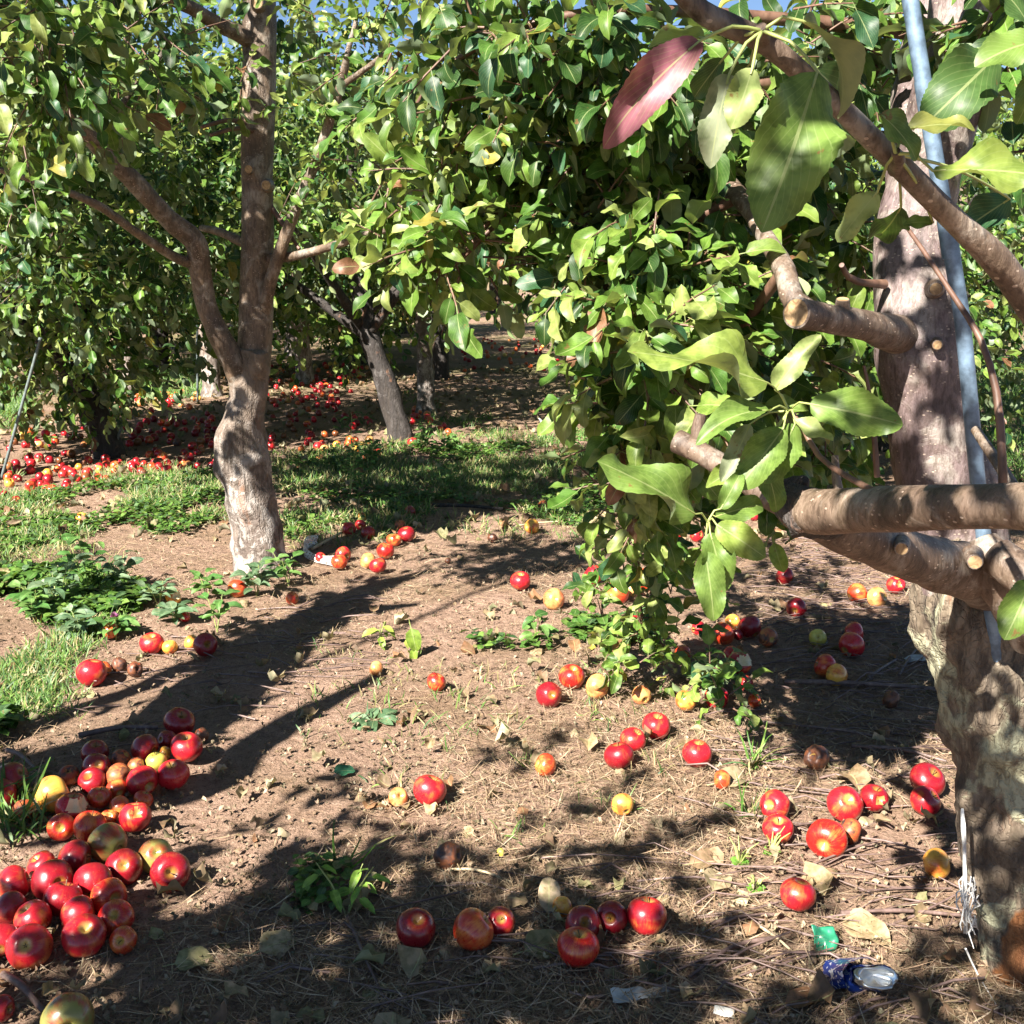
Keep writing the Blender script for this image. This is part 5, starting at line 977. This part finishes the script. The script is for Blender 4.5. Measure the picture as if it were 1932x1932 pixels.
DRYC = np.array([(.34, .24, .14), (.26, .17, .10), (.42, .32, .21), (.20, .12, .07), (.36, .28, .17), (.28, .14, .07), (.27, .24, .12)])
def litter():
    lb = LB(); n = 150000                              # chopped straw
    Y = 1.45 * (7.5 / 1.45) ** rng.uniform(0, 1, n) ** 1.0; X = Y * rng.uniform(-.56, .56, n); p = np.column_stack([X, Y, gh(X, Y)])
    v = fbm(np.column_stack([X * 1.3, Y * 1.3, 0 * X]), 2, 12) + .35 * np.clip(X, -1, .6); p = p[v > -.35 + rng.normal(0, .3, n)]; k = len(p)
    a = rng.uniform(0, 6.28, k); d = np.column_stack([np.cos(a), np.sin(a), rng.normal(0, .13, k)])
    c = np.array([(.43, .30, .20), (.35, .23, .15), (.25, .155, .095), (.52, .40, .29), (.16, .10, .065)])[rng.choice(5, k, p=[.32, .27, .14, .19, .08])] * rng.uniform(.75, 1.2, (k, 1))
    lb.add(p + np.column_stack([np.zeros((k, 2)), rng.uniform(.003, .014, k)]), d, np.array([0, 0, 1.]) + rand_dir(k) * .4, rng.uniform(.02, .085, k), c, rng.uniform(.4, 1.0, k))
    tag(lb.build('straw_litter', M['dry'], T_STRAW), 'chopped dry grass and straw strewn over the bare soil', 'straw', kind='stuff')
    lb = LB(); n = 13000                               # crumbs of dead leaf
    Y = 1.45 * (7.5 / 1.45) ** rng.uniform(0, 1, n); X = Y * rng.uniform(-.56, .56, n); k = n; d = rand_dir(k) * [1, 1, .3]
    lb.add(np.column_stack([X, Y, gh(X, Y) + rng.uniform(.004, .014, k)]), d, np.array([0, 0, 1.]) + rand_dir(k) * .5, rng.uniform(.005, .017, k), np.array([(.36, .255, .18), (.30, .205, .145), (.20, .125, .08), (.40, .30, .21), (.25, .16, .105)])[rng.integers(0, 5, k)] * rng.uniform(.6, 1.1, (k, 1)), 1.3)
    X = rng.uniform(-6, 3, 4200); Y = rng.uniform(5, 14, 4200); k = 4200; d = rand_dir(k) * [1, 1, .3]
    lb.add(np.column_stack([X, Y, gh(X, Y) + rng.uniform(.004, .02, k)]), d, np.array([0, 0, 1.]) + rand_dir(k) * .5, rng.uniform(.03, .08, k), DRYC[rng.integers(0, 7, k)] * rng.uniform(.5, 1.1, (k, 1)), 1.3)
    n = 520
    Y = 1.5 * (7 / 1.5) ** rng.uniform(0, 1, n); X = Y * rng.uniform(-.55, .55, n); k = n; d = rand_dir(k) * [1, 1, .25]
    lb.add(np.column_stack([X, Y, gh(X, Y) + rng.uniform(.008, .02, k)]), d, np.array([0, 0, 1.]) + rand_dir(k) * .45, rng.uniform(.035, .065, k), DRYC[rng.integers(0, 7, k)] * rng.uniform(.55, 1.1, (k, 1)), rng.uniform(.9, 1.5, k))
    tag(lb.build('leaf_litter', M['dry'], T_DRY), 'brown crumbs and curled dead leaves littering the soil', 'leaf litter', kind='stuff')
    mb = MB()                                        # prunings under the near tree
    for poly, n in (([(1440, 1010), (1760, 1010), (1820, 1320), (1500, 1330), (1430, 1150)], 330), ([(1350, 1340), (1800, 1330), (1850, 1932), (1250, 1932)], 150), ([(60, 1330), (700, 1090), (700, 1250), (300, 1450)], 70), ([(500, 1700), (1300, 1600), (1300, 1932), (500, 1932)], 60)):
        for s in poly_sample(poly, n):
            a = rng.uniform(-.6, .6) + (math.pi if rng.uniform() < .5 else 0); L = rng.uniform(.06, .26); d = np.array([math.cos(a), math.sin(a), 0]) * L / 2; r = rng.uniform(.0012, .0032); b = np.array([rng.normal(0, .01), rng.normal(0, .012), rng.uniform(.004, .03)])
            tube(mb, [(*(s - d + [0, 0, .004]), r), (*(s + b), r * .9), (*(s + d + [0, 0, rng.uniform(.002, .03)]), r * .6)], .05, 5)
    tag(mb.build('twig_litter', M['dead_twig']), 'thin dead prunings lying crisscross on the ground', 'twigs', kind='stuff')
litter()
for pts, r, m, lab in [([(1586, 1730), (1700, 1731), (1811, 1734)], 5, 'dead_twig', 'straight reddish stick running to the torn tree guard'), ([(1322, 1753), (1400, 1742), (1471, 1731)], 4.5, 'dead_twig', 'grey stick left of the bright red apple with the crumpled leaf'), ([(1426, 1749), (1470, 1785), (1520, 1826)], 3, 'straw', 'pale straw stalk slanting towards the green plastic'),
                       ([(1478, 1293), (1600, 1300), (1772, 1307)], 5.5, 'dead_twig', 'long smooth purplish stick under the tawny apple'), ([(1436, 1367), (1610, 1391), (1714, 1412)], 3.5, 'dead_twig', 'thin long stick right of the row of three apples'), ([(1606, 1414), (1700, 1425), (1785, 1443)], 4.5, 'dead_twig', 'dark stick in the trunk shadow below the thin long one'), ([(149, 1396), (220, 1386), (299, 1380)], 6, 'dead_twig', 'grey stick lying in the shade behind the left heap'),
                       ([(7, 1850), (40, 1875), (84, 1920)], 9, 'dead_twig', 'thick brown stick in the lower left corner'), ([(14, 1422), (40, 1436), (69, 1458)], 5, 'dead_twig', 'short stick in the shade at the left edge'), ([(589, 1040), (630, 1020), (663, 998)], 3, 'straw', 'pale stick leaning from the mesh guard to an apple'), ([(817, 958), (880, 962), (949, 966)], 4, 'bark_dark', 'dark stick across the lane at the edge of the grass'),
                       ([(1637, 1285), (1660, 1272), (1690, 1250)], 3.5, 'dead_twig', 'short grey stick right of the tawny apple'), ([(1696, 1278), (1715, 1250), (1738, 1218)], 2.8, 'dead_twig', 'slanting stick close to the old trunk'), ([(1006, 1833), (1080, 1830), (1145, 1833)], 4, 'dead_twig', 'stick lying just before the front apple with the yellow cheek'), ([(656, 1735), (690, 1820), (736, 1912)], 4, 'dead_twig', 'long dark stem trailing down from the green sprig'),
                       ([(840, 1646), (900, 1652), (966, 1669)], 3, 'straw', 'pale stalk below the dark rotten apple'), ([(960, 1000), (1000, 994), (1100, 984)], 2, 'straw', 'thin pale stalk crossing the yellow apple'), ([(1470, 1775), (1380, 1800), (1300, 1850)], 5, 'dead_twig', 'brown stick in the leaf litter left of the can'), ([(1600, 1945), (1640, 1900), (1690, 1890)], 4, 'dead_twig', 'stick at the bottom edge below the can')]:
    rows_ = []
    for i, (x, y) in enumerate(pts):
        p = on_ground(x, y); rr = r * p[1] / F * 1.05; rows_.append((p[0], p[1], p[2] + rr * 1.1 + (.01 if i == 1 else .003), rr * (1 - .15 * i)))
    c = np.array(rows_[1][:3]); mb = MB(); tube(mb, [(*(np.array(q[:3]) - c), q[3]) for q in rows_], .02, 9, .15, 30)
    if m == 'straw' and 'straw' not in M: M['straw'] = plain('straw_stalk', (.48, .38, .24), .7)
    o = mb.build('stick', M[m]); o.location = c; tag(o, lab, 'stick')
for x, y, z, a, ci, wd, lab in [(1555, 1700, .13, 1.9, 0, 1.3, 'large crumpled tan leaf beside the bright red apple'), (1590, 1745, .10, -.8, 0, 1.3, 'tan leaf lying below the large crumpled one'), (1355, 1485, .12, .3, 4, 1.2, 'curled pale leaf in the sun below the spiky grass tuft'), (490, 1805, .08, .6, 4, 1.3, 'grey-tan leaf alone on the shaded soil at the lower left'), (1035, 1735, .085, 1.5, 2, 1.0, 'pale standing leaf left of the dark red front apples'), (990, 1805, .09, .4, 6, 1.3, 'olive folded leaf before the front row of apples'), (1345, 1690, .09, 1.2, 4, 1.3, 'light curled leaf under the feathery weeds'), (1300, 1640, .09, .2, 1, 1.2, 'brown curled leaf left of the feathery weeds'), (1110, 1425, .08, 1.4, 0, 1.0, 'tan leaf rolled on edge between the lone peach apple and the row of three'),
                                (630, 1465, .055, .2, -1, 1.2, 'fresh blue-green leaf on the bare soil of the lane'), (1620, 1500, .1, 1.6, 1, 1.2, 'tall brown leaf standing beside the holed apple'), (1480, 1905, .09, .2, 5, .9, 'orange-brown curled leaf at the bottom edge'), (540, 1705, .05, .9, 2, 1.0, 'small buff leaf right of the heap'), (745, 1530, .06, .5, 0, 1.3, 'tan leaf in front of the small peach and yellow apple'), (690, 1535, .05, 1.2, 5, 1.4, 'pinkish-brown leaf left of the small peach and yellow apple'), (330, 1830, .08, .2, 6, 1.3, 'dull grey-green leaf in the dark soil below the heap'), (1085, 1275, .075, 1.6, 5, 1.0, 'brown leaf standing upright on an orange-red apple')]:
    p = on_ground(x, y); lb = LB(); col = DRYC[ci] if ci >= 0 else np.array([.05, .2, .11]); up = .9 if 'standing' in lab or 'on edge' in lab else .15
    lb.add([0, 0, 0], np.array([math.cos(a), math.sin(a), up]), np.array([.1, -.5, 1.]), z, col, wd); o = lb.build('dead_leaf' if ci >= 0 else 'green_leaf', M['dry'] if ci >= 0 else M['weed'], [random.choice(T_DRY[:1] + T_MID[:2])]); zt = .012 if 'upright on' not in lab else .075
    o.location = p + np.array([0, 0, zt]); tag(o, lab, 'leaf')

# ================================================================== LITTER LEFT BY PEOPLE, TREE GUARDS
def can():
    p = on_ground(1630, 1872); root = tag(empty('drink_can', tuple(p)), 'crushed blue and white drink can with bare silver end on the litter', 'can')
    def sheet(nm, prof, m, a0, a1, crush):
        na, nh = 40, len(prof); V = []; F_ = []
        for i, (h, r) in enumerate(prof):
            for j in range(na + 1):
                a = a0 + (a1 - a0) * j / na; V.append((r * math.cos(a), h, r * math.sin(a)))
        V = np.array(V); V += crush * np.stack([fbm(V * 34, 3, 1), fbm(V * 34, 3, 2), fbm(V * 30, 3, 3)], -1); V[:, 2] *= .62
        F_ = [(i * (na + 1) + j, i * (na + 1) + j + 1, (i + 1) * (na + 1) + j + 1, (i + 1) * (na + 1) + j) for i in range(nh - 1) for j in range(na)]
        mb = MB(); mb.add(V, F_); o = mb.build(nm, m, root); o.rotation_euler = (-.55, .1, .25); o.location = (0, 0, .03); return o
    sheet('can_wall', [(.075 - .11 * k / 16, .033 + .006 * math.sin(k * .9)) for k in range(17)], M['can_print'], 0, 2 * math.pi, .0105)
    sheet('can_end', [(-.036, .036), (-.040, .034), (-.043, .030), (-.038, .026), (-.030, .018), (-.028, .008), (-.028, .0005)], M['can_metal'], 0, 2 * math.pi, .0085)
    o = sheet('torn_flap', [(.07, .045), (.05, .052), (.02, .055), (-.01, .05)], M['can_print'], 1.2, 3.6, .007)
can()
def scrap(name, px, py, label, cat, m, sx, sy, rz, seed, tilt=.3, lift=.012):
    p = on_ground(px, py); n = 14; V = []; r_ = random.Random(seed)
    for i in range(n + 1):
        for j in range(n + 1): V.append(((i / n - .5) * sx, (j / n - .5) * sy, 0))
    V = np.array(V); e = 1 + .35 * vnoise(np.column_stack([V[:, :2] * 30, 0 * V[:, 0] + seed]), seed)[:, None]; V[:, :2] *= e
    V[:, 2] = .35 * sy * fbm(np.column_stack([V[:, :2] * 22, 0 * V[:, 0] + seed]), 3, seed)
    mb = MB(); mb.add(V, [(i * (n + 1) + j, i * (n + 1) + j + 1, (i + 1) * (n + 1) + j + 1, (i + 1) * (n + 1) + j) for i in range(n) for j in range(n)])
    o = mb.build(name, m); o.location = p + np.array([0, 0, lift]); o.rotation_euler = (tilt, .1, rz); s = o.modifiers.new('t', 'SOLIDIFY'); s.thickness = .0008; tag(o, label, cat)
scrap('plastic_scrap', 1557, 1795, 'crumpled piece of bright green plastic under a dead leaf', 'litter', M['green_plastic'], .045, .06, .2, 3, .7, .02)
scrap('paper_scrap', 1205, 1885, 'torn dirty white paper scrap in the shaded litter at the bottom', 'litter', M['paper'], .11, .025, .35, 5)
scrap('paper_scrap', 1365, 1920, 'small grey-white scrap at the bottom edge left of the can', 'litter', M['paper'], .035, .018, -.3, 7)
scrap('paper_scrap', 1725, 1250, 'white scrap among dead twigs near the old trunk', 'litter', M['paper'], .07, .03, .3, 9)
scrap('paper_scrap', 1545, 1215, 'small pale turquoise-white scrap under the yellow-green apple', 'litter', M['paper'], .05, .015, 0, 10)
scrap('paper_scrap', 1030, 802, 'pale lump of paper in the lane beyond the grass', 'litter', M['paper'], .10, .07, 0, 12, .2, .02)
def mesh_guard():                                   # perforated white plastic spiral, fallen open beside the forked trunk
    g = on_ground(582, 1060); root = MB(); V = []; F_ = []; nu, nv = 60, 20; pts = [(598, 1030), (580, 1038), (574, 1050), (590, 1060), (614, 1066), (632, 1070)]
    C = spline([on_ground(*q) for q in pts], .006); nu = len(C); hgt = .055
    for i in range(nu):
        for j in range(nv + 1): V.append(C[i] - g + np.array([.004 * math.sin(j * .5), .018 * (j / nv) ** 2, .004 + hgt * j / nv * (.75 + .25 * math.sin(i * .09))]))
    for i in range(nu - 1):
        for j in range(nv):
            if 0 < j < nv - 1 and (i % 4 in (1, 2)) and ((j + (2 if (i // 4) % 2 else 0)) % 4 in (1, 2)): continue
            F_.append((i * (nv + 1) + j, (i + 1) * (nv + 1) + j, (i + 1) * (nv + 1) + j + 1, i * (nv + 1) + j + 1))
    root.add(V, F_); o = root.build('tree_guard', M['white_plastic'], smooth=False); o.location = g; s = o.modifiers.new('t', 'SOLIDIFY'); s.thickness = .0015
    tag(o, 'white perforated plastic guard curled on the ground beside the forked trunk', 'tree guard')
mesh_guard()
def torn_guard():                                   # white guard in shreds along the near trunk's left side
    g = on_ground(1822, 1790); root = tag(empty('tree_guard', tuple(g)), 'torn white plastic guard in shreds at the foot of the near flaking trunk', 'tree guard')
    mb = MB(); rows_ = [(1817, 1525), (1818, 1560), (1822, 1600), (1820, 1650), (1823, 1700), (1820, 1760)]; V = []
    for i, (x, y) in enumerate(rows_):
        c = Q(x, y, 1.80) - g
        for k in range(4): V.append(c + np.array([(-.003 + (.0012 + .0012 * (i % 2)) * k), .002 * math.sin(k * 3 + i), 0]))
    mb.add(V, [(i * 4 + k, i * 4 + k + 1, (i + 1) * 4 + k + 1, (i + 1) * 4 + k) for i in range(5) for k in range(3)])
    o = mb.build('strip', M['white_plastic'], root); s = o.modifiers.new('t', 'SOLIDIFY'); s.thickness = .003
    mb = MB()
    for k in range(34):
        x = rng.uniform(1814, 1846); y = rng.uniform(1650, 1735); L = rng.uniform(15, 60); a = Q(x, y, 1.80 + rng.uniform(-.02, .02)) - g; b = Q(x + rng.normal(0, 6) + .1 * (y - 1690), y + L, 1.80 + rng.uniform(-.03, .02)) - g
        b[2] = max(b[2], .006); tube(mb, [(*a, .0014), (*((a + b) / 2 + rng.normal(0, .007, 3)), .0016), (*b, .0006)], .02, 5)
    tube(mb, [(*(Q(1822, 1790, 1.78) - g), .002), (*(on_ground(1845, 1850) - g + [0, 0, .01]), .0016), (*(on_ground(1880, 1905) - g + [0, 0, .008]), .001)], .03, 5)
    mb.build('shreds', M['white_plastic'], root)
torn_guard()
bpy.context.view_layer.update()
